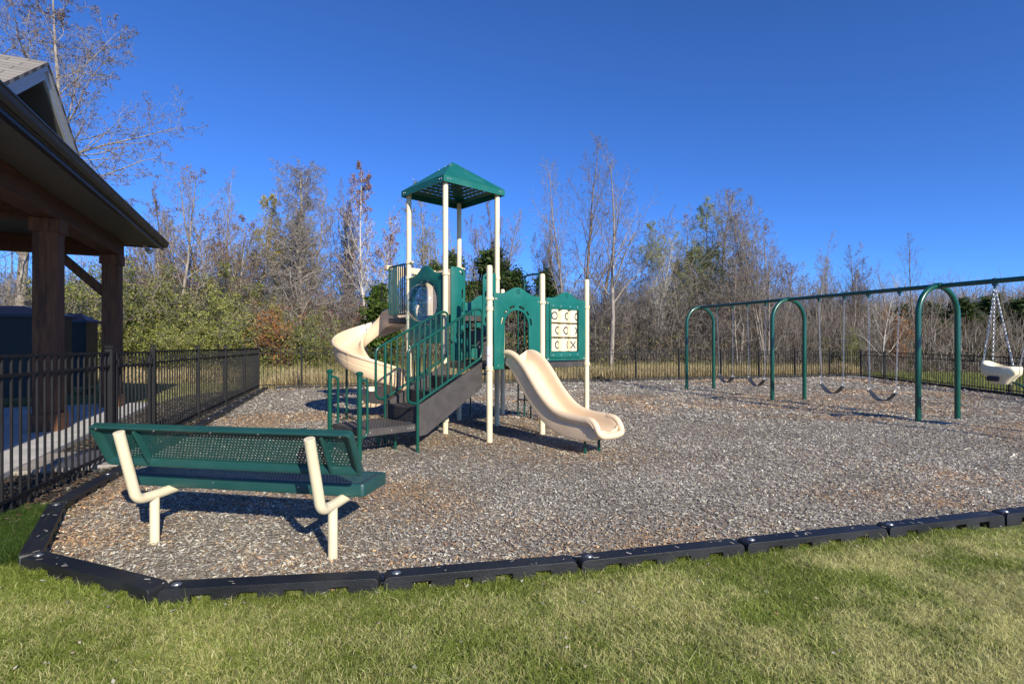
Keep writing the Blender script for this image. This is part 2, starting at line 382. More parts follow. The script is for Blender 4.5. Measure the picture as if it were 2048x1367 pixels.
# ------------------------------------------------------------------ black plastic edging timbers, one thing each
def timber_mesh(L):
    W_, z0, z1 = .118, -.05, .084
    out = [(-L / 2 + .008, z0)]
    for i in (-.36, -.12, .12, .36):
        x = i * L * .86; out += [(x - .05, z0), (x - .05, .044), (x + .05, .044), (x + .05, z0)]
    out += [(L / 2 - .008, z0)] + arc(L / 2 - .038, z1 - .03, .03, 0, 90, 4) + arc(-L / 2 + .038, z1 - .03, .03, 90, 180, 4)
    return out, W_
def make_timber(L):
    r = empty('edging_timber')
    out, W_ = timber_mesh(L)
    b = panel('timber_body', M['black_plastic'], r, out, thick=W_, frame=lambda s, t, z: (s, t, z))
    bv = b.modifiers.new('edge', 'BEVEL'); bv.width = .014; bv.segments = 3; bv.limit_method = 'ANGLE'; bv.angle_limit = R(50)
    g = MB(); g.lathe((-L / 2 + .075, 0, .0835), [(.026, 0), (.026, .0012), (.020, .0015), (.018, .006), (.010, .009), (0, .0095)], 16)
    g.build('spike_head', M['bolt'], r)
    return r
proto_t = None
near_labels = {1: 'short black edging timber at the left corner beside the green strip', 2: 'black edging timber angled across the left front corner of the mulch',
  3: 'black edging timber in front of the bench, first after the left corner', 4: 'black edging timber right of the bench, second along the lawn',
  5: 'black edging timber in the middle of the lawn edge with open slots', 6: 'black edging timber right of the middle showing three square slots',
  7: 'black edging timber near the right end of the lawn edge', 8: 'black edging timber leaving the picture at the lower right'}
def lay(p, q, label, group):
    global proto_t
    L = (q - p).length
    if proto_t is None: proto_t = make_timber(1.13); t = proto_t
    else: t = copy_tree(proto_t)
    t.location = (p + q) / 2; t.rotation_euler = (0, 0, math.atan2(q.y - p.y, q.x - p.x)); t.scale = (L / 1.14, 1, 1)
    tag(t, label, 'edging', group)
for i in range(1, len(E_pts) - 1):
    lay(E_pts[i], E_pts[i + 1], near_labels.get(i, 'black edging timber on the lawn side beyond the right of the picture'), 'black timbers edging the lawn side')
def run(p, q, label, group, step=1.14):
    n = max(1, round((q - p).length / step))
    for i in range(n): lay(p + (q - p) * (i / n), p + (q - p) * ((i + 1) / n), label, group)
run(E_pts[0], E_pts[1], 'black edging timber lying along the fence left of the mulch', 'black timbers edging the left side')
run(Vector((-7.7, 17.42, 0)), Vector((16.1, 24.83, 0)), 'black edging timber along the foot of the far fence', 'black timbers edging the far side', 1.2)
run(Vector((16.05, 24.6, 0)), Vector((12.4, 7.0, 0)), 'black edging timber along the foot of the right hand fence', 'black timbers edging the right side', 1.2)

# ------------------------------------------------------------------ wood chips, lawn blades, tall dry grass (stuff)
rs = np.random.RandomState(5)
def chips(n, box, size, poly, seed, lift=.012, dark=0, flat=False):
    r = np.random.RandomState(seed)
    X = r.uniform(box[0], box[1], n); Y = r.uniform(box[2], box[3], n); ok = inpoly(X, Y, poly) & (np.abs(X) < Y * 1.1 + 1); X = X[ok]; Y = Y[ok]; n = len(X)
    L = size * r.uniform(.45, 1.5, n); W_ = L * r.uniform(.16, .42, n)
    a = r.uniform(0, 2 * np.pi, n); ti = r.normal(0, .20, n); ro = r.normal(0, .28, n)
    ux = np.cos(a) * np.cos(ti); uy = np.sin(a) * np.cos(ti); uz = np.sin(ti)
    vx = -np.sin(a) * np.cos(ro); vy = np.cos(a) * np.cos(ro); vz = np.sin(ro)
    c = np.stack([X, Y, (0 if flat else relief(X, Y)) + lift * r.rand(n) + .3 * L * np.abs(uz) + .004], 1)
    u = np.stack([ux, uy, uz], 1) * L[:, None] / 2; v = np.stack([vx, vy, vz], 1) * W_[:, None] / 2
    k1 = r.uniform(.5, 1, (n, 1)); k2 = r.uniform(.5, 1, (n, 1))
    V = np.stack([c - u - v * k1, c + u * k2 - v, c + u + v * k1, c - u * k2 + v], 1).reshape(-1, 3)
    pal = np.array([[.42, .385, .36], [.55, .515, .48], [.30, .26, .235], [.14, .115, .10], [.44, .35, .26], [.72, .68, .62], [.22, .185, .165], [.37, .325, .295]])
    brown = np.array([[.42, .25, .145], [.54, .34, .195], [.31, .185, .115], [.58, .43, .28], [.46, .31, .20], [.66, .57, .46], [.22, .14, .095], [.38, .26, .18]])
    i = r.choice(8, n, p=[.21, .17, .15, .12, .08, .06, .11, .10])
    col = pal[i].copy()
    tan = np.clip((vnoise(X, Y, 3, 4, .55) - .47) * 3 + .38 * np.clip((-.2 - X) / 1.2, 0, 1) * np.clip((8 - Y) / 2, 0, 1) + .6 * np.exp(-((X + 2.9) ** 2 / .5 + (Y - 3.9) ** 2 / .35)) + .4 * np.exp(-((X + 3.9) ** 2 / .3 + (Y - 5.2) ** 2 / .9)) + .5 * np.exp(-((X + 4.8) ** 2 + (Y - 9.5) ** 2) / 2), 0, .85)
    far_brown = .7 * np.exp(-(((X - 7.4) / 2.2) ** 2 + ((Y - 14.2) / 1.6) ** 2)) + .7 * np.exp(-(((X - 8.9) / 1.4) ** 2 + ((Y - 11.9) / 1.2) ** 2)) + .5 * np.exp(-(((X - .6) / 1.4) ** 2 + ((Y - 6.9) / .7) ** 2))
    sel = r.rand(n) < np.maximum(tan, far_brown); col[sel] = brown[i[sel]]
    col *= (.55 + .55 * vnoise(X, Y, 8, 4, 1.4) + .45 * vnoise(X, Y, 18, 3, .35))[:, None] * r.uniform(.75, 1.2, (n, 1)) * np.array([1.02, 1.04, .95])
    if dark: col *= dark
    return V, np.repeat(col, 4, 0)
parts = [chips(210000, (-4.4, 7.2, 2.8, 6.0), .024, bed, 1), chips(170000, (-6, 11.5, 6.0, 10), .031, bed, 2),
         chips(130000, (-8, 14.5, 10, 17), .05, bed, 3, .016), chips(60000, (-8.2, 17, 17, 25), .075, bed, 4, .02)]
V = np.concatenate([p[0] for p in parts]); K = np.concatenate([p[1] for p in parts])
o = np_mesh('wood_chips', V, np.arange(len(V)).reshape(-1, 4), M['mulch_chip'], K); tag(o, 'grey and brown wood chips covering the playground bed', 'wood chips', kind='stuff')
V, K = chips(80000, (-9.3, -2, 1.5, 17.5), .05, strip, 9, dark=.36, flat=True)
o = np_mesh('bark_mulch', V, np.arange(len(V)).reshape(-1, 4), M['mulch_chip'], K); tag(o, 'dark bark mulch along the left hand fence', 'bark mulch', kind='stuff')

def blades(X, Y, z0, H, W_, col, seed, lean=.55, segs=2):
    r = np.random.RandomState(seed); n = len(X)
    a = r.uniform(0, 2 * np.pi, n); b = r.uniform(0, 2 * np.pi, n); ln = r.uniform(.1, 1, n) * lean * H
    base = np.stack([X, Y, np.full(n, 1.0) * z0], 1); side = np.stack([np.cos(a), np.sin(a), 0 * a], 1) * (W_ / 2)[:, None]
    ld = np.stack([np.cos(b), np.sin(b), 0 * b], 1) * ln[:, None]
    mid = base + ld * .35 + np.stack([0 * a, 0 * a, H * .62], 1); tip = base + ld * 1.15 + np.stack([0 * a, 0 * a, H * r.uniform(.75, 1, n)], 1)
    V = np.stack([base - side, base + side, mid + side * .75, mid - side * .75, tip + side * .15, tip - side * .15], 1).reshape(-1, 3)
    k = np.arange(n)[:, None] * 6; Fq = np.stack([k + [0, 1, 2, 3], k + [3, 2, 4, 5]], 1).reshape(-1, 4)
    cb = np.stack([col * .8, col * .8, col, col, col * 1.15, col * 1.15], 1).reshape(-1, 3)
    return V, Fq, cb
def lawn(n, box, poly, seed, H=.031, greener=0.0, wd=.0027):
    r = np.random.RandomState(seed); X = r.uniform(box[0], box[1], n); Y = r.uniform(box[2], box[3], n)
    ok = inpoly(X, Y, poly) & (np.abs(X) < Y * 1.02 + .35); X = X[ok]; Y = Y[ok]; n = len(X)
    t = vnoise(X, Y, 21, 4, 1.1) * .6 + vnoise(X, Y, 22, 3, 4.5) * .4
    edge = np.full(n, 9.0)
    for i in range(1, len(E_pts) - 1):
        p, q = E_pts[i], E_pts[i + 1]; dx, dy = q.x - p.x, q.y - p.y; L2 = dx * dx + dy * dy
        s = np.clip(((X - p.x) * dx + (Y - p.y) * dy) / L2, 0, 1); edge = np.minimum(edge, np.hypot(X - p.x - s * dx, Y - p.y - s * dy))
    st = np.clip((t - .33) * 4.0, .12, .95) * np.clip((edge - .05) * 5, .12, 1) * (1 - greener)
    st *= np.clip(.72 + .16 * X, .5, 1.1)
    straw = r.rand(n) < st
    gr = np.array([[.15, .20, .035], [.21, .26, .06], [.11, .15, .025], [.27, .31, .09]])[r.randint(0, 4, n)]
    sw = np.array([[.47, .44, .23], [.60, .56, .34], [.38, .34, .17], [.36, .38, .17]])[r.randint(0, 4, n)]
    col = 1.25 * np.array([1.05, 1.05, .87]) * np.where(straw[:, None], sw, gr) * r.uniform(.7, 1.25, (n, 1)) * (.8 + .4 * vnoise(X, Y, 30, 3, 2.5))[:, None]
    clump = vnoise(X, Y, 31, 3, 7)
    HH = H * r.uniform(.5, 1.3, n) * (.55 + .9 * clump) * np.where(r.rand(n) < .03, 1.7, 1) * np.where((edge < .14) & (r.rand(n) < .35), 1.5, 1); return blades(X, Y, -.012, HH, wd * r.uniform(.6, 1.3, n), col, seed + 1, 1.5)
def merge(ps):
    V = []; Fq = []; K = []; k = 0
    for v, f, c in ps: V.append(v); Fq.append(f + k); K.append(c); k += len(v)
    return np.concatenate(V), np.concatenate(Fq), np.concatenate(K)
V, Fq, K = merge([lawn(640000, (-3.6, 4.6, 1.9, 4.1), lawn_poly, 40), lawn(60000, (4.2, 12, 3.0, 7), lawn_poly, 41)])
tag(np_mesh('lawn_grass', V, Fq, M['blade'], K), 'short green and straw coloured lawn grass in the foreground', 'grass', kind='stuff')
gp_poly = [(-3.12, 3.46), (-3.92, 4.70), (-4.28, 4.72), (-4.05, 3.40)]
V, Fq, K = lawn(70000, (-4.4, -3.0, 3.2, 4.9), gp_poly, 43, .05, .97); K = K * np.array([.26, .38, .36])  # blade colours scaled down: shade over this corner is painted into the grass
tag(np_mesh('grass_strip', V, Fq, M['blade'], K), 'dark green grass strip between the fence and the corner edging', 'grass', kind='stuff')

r9 = np.random.RandomState(91); vs_ = []; ks_ = []
for i in range(1, len(E_pts) - 1):
    p, q = E_pts[i], E_pts[i + 1]; m_ = 16; t = r9.rand(m_); off = r9.normal(.02, .07, m_); dx, dy = (q - p).normalized().x, (q - p).normalized().y
    X = p.x + (q.x - p.x) * t + dy * off; Y = p.y + (q.y - p.y) * t - dx * off; z = np.where(np.abs(off) < .05, .087, np.where(off > 0, .022, .02))
    a = r9.uniform(0, 6.28, m_); L = .030 * r9.uniform(.4, 1.3, m_); W_ = L * .3; u = np.stack([np.cos(a), np.sin(a), 0 * a], 1) * L[:, None] / 2; v = np.stack([-np.sin(a), np.cos(a), 0 * a], 1) * W_[:, None] / 2; c = np.stack([X, Y, z], 1)
    vs_.append(np.stack([c - u - v, c + u - v, c + u + v, c - u + v], 1).reshape(-1, 3)); ks_.append(np.repeat(np.array([[.46, .42, .37]]) * r9.uniform(.4, 1.3, (m_, 1)), 4, 0))
m_ = 260; X = r9.uniform(-3.4, 5.5, m_); Y = r9.uniform(2.1, 4.6, m_); ok = inpoly(X, Y, lawn_poly); X = X[ok]; Y = Y[ok]; n = len(X); a = r9.uniform(0, 6.28, n); L = r9.uniform(.008, .026, n); ti = r9.normal(0, .4, n)
u = np.stack([np.cos(a), np.sin(a), np.sin(ti)], 1) * L[:, None] / 2; v = np.stack([-np.sin(a), np.cos(a), .3 * np.cos(a)], 1) * (L * .33)[:, None]; c = np.stack([X, Y, np.full(n, .026)], 1)
vs_.append(np.stack([c - u, c - v, c + u, c + v], 1).reshape(-1, 3)); ks_.append(np.repeat(np.array([[.36, .29, .19], [.26, .20, .14], [.20, .22, .17], [.38, .34, .27], [.28, .15, .08]])[r9.randint(0, 5, n)], 4, 0))
V = np.concatenate(vs_); tag(np_mesh('fallen_litter', V, np.arange(len(V)).reshape(-1, 4), M['mulch_chip'], np.concatenate(ks_)), 'stray wood chips and fallen leaves on the lawn and edging', 'litter', kind='stuff')
def field_grass(n, fx, seed, H, cols, wd, zmask=None):
    r = np.random.RandomState(seed); X, Y = fx(r, n); n = len(X)
    col = np.array(cols)[r.randint(0, len(cols), n)] * r.uniform(.7, 1.25, (n, 1))
    HH = H * r.uniform(.4, 1.2, n) * (.5 + .9 * vnoise(X, Y, seed, 3, .8)); return blades(X, Y, -.05, HH, wd * r.uniform(.6, 1.4, n), col, seed + 1, .7)
straw_c = [[.62, .49, .27], [.70, .58, .36], [.52, .40, .21], [.42, .34, .19], [.36, .33, .15]]
green_c = [[.10, .15, .03], [.16, .21, .05], [.22, .24, .08], [.07, .11, .025], [.34, .29, .13]]
def behind(lo, hi, x0, x1):
    def f(r, n):
        X = r.uniform(x0, x1, n); return X, BKX(X) + lo + (hi - lo) * r.rand(n) ** 1.3
    return f
def left_field(r, n): 
    X = r.uniform(-24, -8.6, n); Y = r.uniform(20.5, 27, n); ok = X > -1.02 * Y; return X[ok], Y[ok]
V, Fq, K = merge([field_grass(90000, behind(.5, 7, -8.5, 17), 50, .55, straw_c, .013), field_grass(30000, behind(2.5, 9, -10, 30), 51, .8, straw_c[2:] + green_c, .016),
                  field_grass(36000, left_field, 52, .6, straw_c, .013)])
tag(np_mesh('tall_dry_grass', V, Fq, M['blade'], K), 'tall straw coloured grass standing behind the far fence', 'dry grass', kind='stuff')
def left_lawn(r, n):
    X = r.uniform(-20, -6, n); Y = r.uniform(11.5, 20.8, n); ok = (X < FL(Y) - .75) & (X > -1.02 * Y); return X[ok], Y[ok]
def right_lawn(r, n):
    X = r.uniform(12, 34, n); Y = r.uniform(10, 27, n); ok = (X > FR(Y) + .3) & (X < 1.05 * Y + 1); return X[ok], Y[ok]
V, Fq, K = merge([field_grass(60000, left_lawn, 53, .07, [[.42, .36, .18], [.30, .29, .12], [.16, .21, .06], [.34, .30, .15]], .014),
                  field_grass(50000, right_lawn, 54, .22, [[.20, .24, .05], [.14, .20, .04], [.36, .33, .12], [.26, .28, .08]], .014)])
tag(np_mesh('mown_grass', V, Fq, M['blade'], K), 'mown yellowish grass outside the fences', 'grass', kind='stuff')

# ------------------------------------------------------------------ black metal fences
PICK = .1325
def fence_bay(parent, p, q, h0, h1, name='railing', z0=.03, hang=.03):
    """one bay: three rails and its pickets between two posts (p, q relative to the fence)"""
    g = MB(); d = (q - p); L = d.length; u = d.normalized(); nrm = Vector((-u.y, u.x, 0))
    top = lambda t: h0 + (h1 - h0) * t
    for zf in (lambda t: top(t) - .012, lambda t: top(t) - .175, lambda t: .118):
        g.bar(p + Vector((0, 0, zf(0))), q + Vector((0, 0, zf(1))), .028, .026)
    n = max(2, round(L / PICK)); a = math.atan2(u.y, u.x); rot = Matrix.Rotation(a, 3, 'Z')
    for i in range(1, n):
        t = i / n; c = p + d * t; zt = top(t) - .004
        g.box((c.x, c.y, (zt + hang) / 2), (.017, .017, zt - hang), rot)
    g2 = MB()
    o = g.build(name, M['black_metal'], parent, smooth=False)
    for i in range(1, n):
        t = i / n; c = p + d * t
        for s in (-1, 1):
            for zz in (top(t) - .012, top(t) - .175):
                g2.box((c.x + nrm.x * .0145 * s, c.y + nrm.y * .0145 * s, zz), (.006, .006, .006), rot)
    return o
def fence_post(parent, p, h, wd=.062, u=None):
    g = MB(); a = math.atan2(u.y, u.x); rot = Matrix.Rotation(a, 3, 'Z')
    g.box((p.x, p.y, (h - .03) / 2 + .0), (wd, wd, h + .03), rot)
    g.box((p.x, p.y, h + .022), (wd + .014, wd + .014, .014), rot); g.box((p.x, p.y, h + .038), (wd + .004, wd + .004, .018), rot, .5)
    return g.build('post', M['black_metal'], parent, smooth=False, bevel=.003)
def fence(name, pts, hs, label, cat='fence', wd=.062, first=True, last=True):
    base = pts[0].copy(); e = empty(name, base, 0, label, cat)
    for i, p in enumerate(pts):
        u = (pts[min(i + 1, len(pts) - 1)] - pts[max(i - 1, 0)]).normalized()
        if (i > 0 or first) and (i < len(pts) - 1 or last): fence_post(e, p - base, hs[i] + .035, wd, u)
    for i in range(len(pts) - 1): fence_bay(e, pts[i] - base, pts[i + 1] - base, hs[i], hs[i + 1])
    return e
fl = lambda Y: Vector((FL(Y), Y, 0))
fence('metal_fence', [fl(y) for y in (1.9, 4.17, 6.45)], [1.34] * 3, 'near black picket fence at the left edge, ending at the gate', wd=.075)
fence('metal_fence', [fl(y) for y in (7.89, 10.3, 12.62, 15.0, 17.44)], [1.34, 1.34, 1.335, 1.33, 1.33], 'black picket fence running from the gate back to the far left corner', wd=.07)
hb = lambda X: 1.33 - .19 * (X + 8.27) / 24.7
def bk(px):
    t = (px - 1024) / F_PX; Y = 20.03 / (1 - .311 * t); return Vector((t * Y, Y, 0))
p0 = bk(603); p1 = bk(1178)
bp_ = [CL.copy() + Vector((.02, .006, 0)), p0] + [p0 + (p1 - p0) * (i / 5) for i in range(1, 5)] + [bk(x) for x in (1178, 1272, 1358, 1442, 1518, 1590, 1659)] + [CR.copy()]
fence('metal_fence', bp_, [hb(p.x) for p in bp_], 'long black picket fence across the far side of the playground', first=False)
rp = [CR.copy(), Vector((FR(22.87), 22.87, 0)), Vector((FR(20.3), 20.3, 0)), Vector((FR(17.9), 17.9, 0)), Vector((FR(15.46), 15.46, 0)), Vector((FR(13), 13, 0)), Vector((FR(10.6), 10.6, 0)), Vector((FR(8.2), 8.2, 0))]
fence('metal_fence', rp, [1.14, 1.13, 1.11, 1.1, 1.08, 1.08, 1.1, 1.1], 'black picket fence coming forward along the right side', first=False)
# the gate between the two left fences
ga, gb = fl(6.62), fl(7.74); ge = empty('metal_gate', ga, 0, 'black picket gate in the left fence beside the pavilion path', 'gate')
fence_bay(ge, Vector((.0, 0, 0)), gb - ga, 1.33, 1.33, 'gate_leaf', hang=.05)
for p in (ga, gb):
    u = (gb - ga).normalized(); g = MB(); g.box(((p - ga).x, (p - ga).y, .69), (.04, .04, 1.28), Matrix.Rotation(math.atan2(u.y, u.x), 3, 'Z')); g.build('gate_stile', M['black_metal'], ge, smooth=False, bevel=.003)
g = MB(); g.box((.05, -.03, 1.25), (.05, .09, .05)); g.box((.07, -.05, 1.20), (.03, .03, .10)); g.build('latch', M['black_metal'], ge, bevel=.004)
for z in (.25, 1.2): MB().tube([gb - ga + Vector((-.005, .05, z - .05)), gb - ga + Vector((-.005, .05, z + .05))], .02, 10).build('hinge', M['black_metal'], ge)

# ------------------------------------------------------------------ bench
be = empty('park_bench', (-1.886, 3.72, 0), R(-10.3), 'dark green perforated bench with two bent tan pipe legs, seen from behind', 'bench')
for sx in (-.6925, .6925):
    g = MB(); g.tube([(sx, 0, -.05), (sx, 0, .365)], .0315, 20); leg = g.build('leg', M['tan_post'], be)
    path = fillet([(sx, -.285, .835), (sx, -.150, .352), (sx, -.02, .346), (sx, .16, .350), (sx, .44, .352)], .13, 9)
    g = MB(); g.tube(path, .0345, 20); g.lathe((sx, -.285, .835), [(.0345, -.001), (.035, .004), (.033, .007), (0, .007)], 20, (0, -.265, .96)); g.build('frame_pipe', M['tan_post'], be)
def perf(name, w_, h_, fr, parent, pitch=.0245, r=.0078, m=M['seat_green'], skip=None):
    """perforated sheet: real round holes, staggered rows"""
    nx = int(w_ / pitch); nz = int(h_ / (pitch * .866)); px, pz = w_ / nx, h_ / nz
    Vv = []; Ff = []
    for j in range(nz):
        off = .5 if j % 2 else 0
        cnt = nx - (1 if off else 0)
        for i in range(cnt):
            cx = -w_ / 2 + px * (i + .5 + off); cz = -h_ / 2 + pz * (j + .5); b = len(Vv)
            sq = [(px / 2, 0), (px / 2, pz / 2), (0, pz / 2), (-px / 2, pz / 2), (-px / 2, 0), (-px / 2, -pz / 2), (0, -pz / 2), (px / 2, -pz / 2)]
            for k_, (a_, c_) in enumerate(sq): Vv.append((cx + a_, 0, cz + c_))
            for k_ in range(8): t = k_ * math.pi / 4; Vv.append((cx + r * math.cos(t), 0, cz + r * math.sin(t)))
            for k_ in range(8): Ff.append((b + k_, b + (k_ + 1) % 8, b + 8 + (k_ + 1) % 8, b + 8 + k_))
        if off:
            for e_ in (-w_ / 2, w_ / 2 - px / 2):
                b = len(Vv); cz = -h_ / 2 + pz * (j + .5); Vv += [(e_, 0, cz - pz / 2), (e_ + px / 2, 0, cz - pz / 2), (e_ + px / 2, 0, cz + pz / 2), (e_, 0, cz + pz / 2)]; Ff.append((b, b + 1, b + 2, b + 3))
    g = MB(); g.add([fr(x, z) for x, _, z in Vv], Ff)
    o = g.build(name, m, parent, smooth=False); s_ = o.modifiers.new('t', 'SOLIDIFY'); s_.thickness = .004; s_.offset = 0
    return o
BL = 1.94
# back: a leaning tray with rolled rim; (x, s across, d depth) -> bench frame
bt, bb = Vector((0, -.225, .855)), Vector((0, -.075, .57)); bu = (bt - bb).normalized(); bn = Vector((0, bu.z, -bu.y)); bh = (bt - bb).length
bc = (bt + bb) / 2; bf = lambda x, s, d=0: Vector((x - .04, 0, 0)) + bc + bu * s + bn * d
rim = .045
o_ = perf('backrest', BL - .13, bh - .10, lambda x, z: bf(x, z, .035), be)
def tray_rim(name, L, h, fr, depth, m, parent, fl_=.012):
    """frame around a perforated sheet: sloped inner flange, flat edge, rounded outer edge"""
    loops = []
    prof = [(-.065, depth), (-.048, depth), (-.030, .008), (-.008, 0), (0, .006), (0, depth + .012), (-.004, depth + .015)]
    for (ins, d) in prof:
        hx = L / 2 + ins; hz = h / 2 + ins
        loops.append([fr(x, z, d) for x, z in rrect(-hx, -hz, hx, hz, max(.004, .028 + ins), 5)])
    g = MB(); g.loft(loops, True, False); o = g.build(name, m, parent); s_ = o.modifiers.new('t', 'SOLIDIFY'); s_.thickness = .004; s_.offset = 0
    return o
tray_rim('backrest_rim', BL, bh + .012, bf, .035, M['seat_green'], be)
for sx in (-.6925, .6925):
    g = MB(); g.box(bf(sx + .075 , 0, .018), (.016, .05, bh * .86), Matrix((Vector((1, 0, 0)), bn, bu)).transposed()); g.build('bracket', M['seat_green'], be, bevel=.003)
sf = lambda x, s, d=0: Vector((x - .115, (.318 + s), .458 - d))
perf('seat', BL - .09, .30, lambda x, z: sf(x, z, .0015), be, r=.0078)
g = MB(); L, W_ = BL, .385
loops = []
for ins, d in [(-.045, .0015), (-.012, 0), (-.003, .003), (0, .010), (0, .080), (-.004, .085), (-.016, .085)]:
    hx, hz = L / 2 + ins, W_ / 2 + ins; loops.append([sf(x, z, d) for x, z in rrect(-hx, -hz, hx, hz, max(.004, .03 + ins), 5)])
g.loft(loops, True, False); o_ = g.build('seat_rim', M['seat_green'], be); s_ = o_.modifiers.new('t', 'SOLIDIFY'); s_.thickness = .004; s_.offset = 0
for x in (-.91, -.45, -.02, .33, .90): MB().lathe(bf(x, bh / 2 - .012, 0), [(.007, -.002), (.006, .003), (0, .004)], 10, -bn).build('bolt', M['bolt'], be)
for x in (-.32, .36): MB().lathe((x, .318 - .1925, .42), [(.007, -.001), (.006, .003), (0, .004)], 10, (0, -1, 0)).build('bolt', M['bolt'], be)

# ------------------------------------------------------------------ swing set
A1, A2, A3 = Vector((8.10, 10.16, 0)), Vector((7.12, 13.72, 0)), Vector((6.09, 17.28, 0)); A0 = A1 * 2 - A2
sd = (A1 - A3).normalized(); AH = [2.49, 2.535, 2.585, 2.64]
sw_rot = math.atan2(sd.y, sd.x); sb = (A0 + A3) / 2
se = empty('swing_set', sb, sw_rot, 'long green swing frame of round arches on the right side', 'swing frame')
arches = [A0, A1, A2, A3]; xs = [(p - sb).dot(sd) for p in arches]
def bz(x):  # beam height along the frame
    t = (x - xs[3]) / (xs[0] - xs[3]); return AH[3] + (AH[0] - AH[3]) * t
for x, h in zip(xs, AH):
    wd = .50; pts = [(x, -wd, -.05)] + [(x, wd * math.cos(R(180 - 180 * i / 22)), h - .55 + .55 * math.sin(R(180 * i / 22))) for i in range(23)] + [(x, wd, -.05)]
    g = MB(); g.tube(pts, .050, 18); a = g.build('arch', M['green_pipe'], se)
    g = MB(); g.tube([(x - .07, 0, bz(x) + .005), (x + .07, 0, bz(x) + .005)], .058, 16); g.box((x, 0, bz(x) + .0), (.035, .16, .05)); g.build('beam_clamp', M['green_pipe'], a, bevel=.004)
for i in range(3):
    g = MB(); g.tube([(xs[i] + .0, 0, bz(xs[i])), (xs[i + 1], 0, bz(xs[i + 1]))], .044, 16); g.build('top_beam', M['green_pipe'], se)
def on_beam(px):
    t = (px - 1024) / F_PX; d = A2 - A1; s = (t * A1.y - A1.x) / (d.x - t * d.y); return A1 + d * s
def chain(g, p, q, r=.0036, lk=.05):
    p = Vector(p); q = Vector(q); d = q - p; L = d.length; u = d.normalized(); n = int(L / (lk * .74)); a = Vector((1, 0, 0)) if abs(u.x) < .8 else Vector((0, 1, 0))
    s0 = u.cross(a).normalized(); s1 = u.cross(s0)
    for i in range(n):
        c = p + d * ((i + .5) / n); s = s0 if i % 2 else s1; h = lk / 2 - .010; wv = .011
        pts = [c + u * (h + .010 * math.sin(R(t))) + s * wv * math.cos(R(t)) for t in (0, 60, 120, 180)] + [c - u * (h + .010 * math.sin(R(t))) - s * wv * math.cos(R(t)) for t in (0, 60, 120, 180)]
        g.tube(pts, r, 4, False, True)
def hanger(parent, p):
    g = MB(); g.box((p[0], p[1], p[2] - .055), (.055, .07, .05)); g.box((p[0], p[1], p[2] - .10), (.03, .035, .05)); g.lathe((p[0], p[1], p[2] + .004), [(.05, -.03), (.05, .03)], 14, (1, 0, 0))
    return g.build('hanger', M['dark_pipe'], parent, bevel=.004)
swings = [((1434, 1465.5), 'belt swing with black seat nearest the far arch'), ((1495.5, 1532), 'belt swing with black seat just before the second arch, second from the far end'),
          ((1638, 1689), 'belt swing with black seat just right of the second arch, before the fence corner'), ((1737, 1799), 'belt swing with black seat hanging closest to the third arch')]
for idx, ((xa, xb), lab) in enumerate(swings):
    pa, pb = on_beam(xa), on_beam(xb); mid = (pa + pb) / 2; t = (mid - sb).dot(sd); zt = bz(t)
    e = empty('belt_swing', mid, sw_rot, lab, 'swing', 'belt swings hanging from the green frame')
    h = (pa - pb).length / 2; e_h = h * .84; dz = (.50, .50, .50, .46)[idx]; tilt = (.05, .0, .02, -.03)[idx]
    for s in (-1, 1):
        hg = hanger(e, (s * h, 0, zt + s * (bz(1) - bz(0)) * h))
        g = MB(); chain(g, (s * h, 0, zt - .12), (s * e_h, tilt, dz + .03)); g.build('chain', M['chain'], e)
    rings = []; N = 18; sag = .20
    for i in range(N + 1):
        x = -1 + 2 * i / N; xx = e_h * math.copysign(abs(x) ** .92, x); z = dz - sag * (1 - abs(x) ** 1.9) ; wv = .072 * (1 - .25 * abs(x) ** 6)
        rings.append([(xx, tilt + y * wv, z + dz2) for y, dz2 in ((-1, 0), (-.93, .006), (.93, .006), (1, 0), (.93, -.008), (-.93, -.008))])
    g = MB(); g.loft(rings); g.build('seat', M['rubber'], e)
    for s in (-1, 1):
        g = MB(); g.box((s * e_h, tilt, dz - .008), (.012, .12, .035), Matrix.Rotation(-s * .7, 3, 'Y')); g.tube([(s * e_h, tilt - .05, dz), (s * e_h, tilt, dz + .05), (s * e_h, tilt + .05, dz)], .005, 6); g.build('seat_bracket', M['bolt'], e, smooth=False)

# face to face toddler swing at the right edge
pm = on_beam(1990); zt = bz((pm - sb).dot(sd))
te = empty('toddler_swing', pm, sw_rot, 'tan moulded toddler swing seat joined by a green bar to a grey seat', 'toddler swing')
hanger(te, (0, 0, zt)); hanger(te, (.62, 0, zt))
cs = Vector((.11, -.02, .955))                         # bucket centre in the swing frame
def bucket():
    g = MB(); rings = []
    prof = [(.02, -.20, 0), (.13, -.195, 0), (.17, -.13, .01), (.21, -.07, .01), (.255, -.03, 0), (.262, .0, 0), (.268, .085, 0), (.256, .105, 0), (.238, .108, 0), (.226, .09, 0), (.20, -.02, 0), (.15, -.10, 0), (.02, -.12, 0)]
    for r_, z, _ in prof:
        ring = []
        for j in range(28):
            a = 2 * math.pi * j / 28; cx, sy = math.cos(a), math.sin(a)
            sx_ = math.copysign(abs(cx) ** .75, cx); ss = math.copysign(abs(sy) ** .8, sy)
            up = .09 * max(0, -sx_) ** 2 * (1 if z > .03 else 0)
            ring.append((cs.x + sx_ * r_, cs.y + ss * r_ * .78, cs.z + z + up))
        rings.append(ring)
    g.loft(rings); return g.build('bucket_seat', M['tan_post'], te)
bu_ = bucket()
vv = Vector((-.15, -.99, 0))
g = MB(); g.box((cs.x - .02, cs.y - .175, cs.z - .105), (.18, .05, .085)); g.build('leg_pad', M['ink'], bu_, bevel=.02, segs=3)
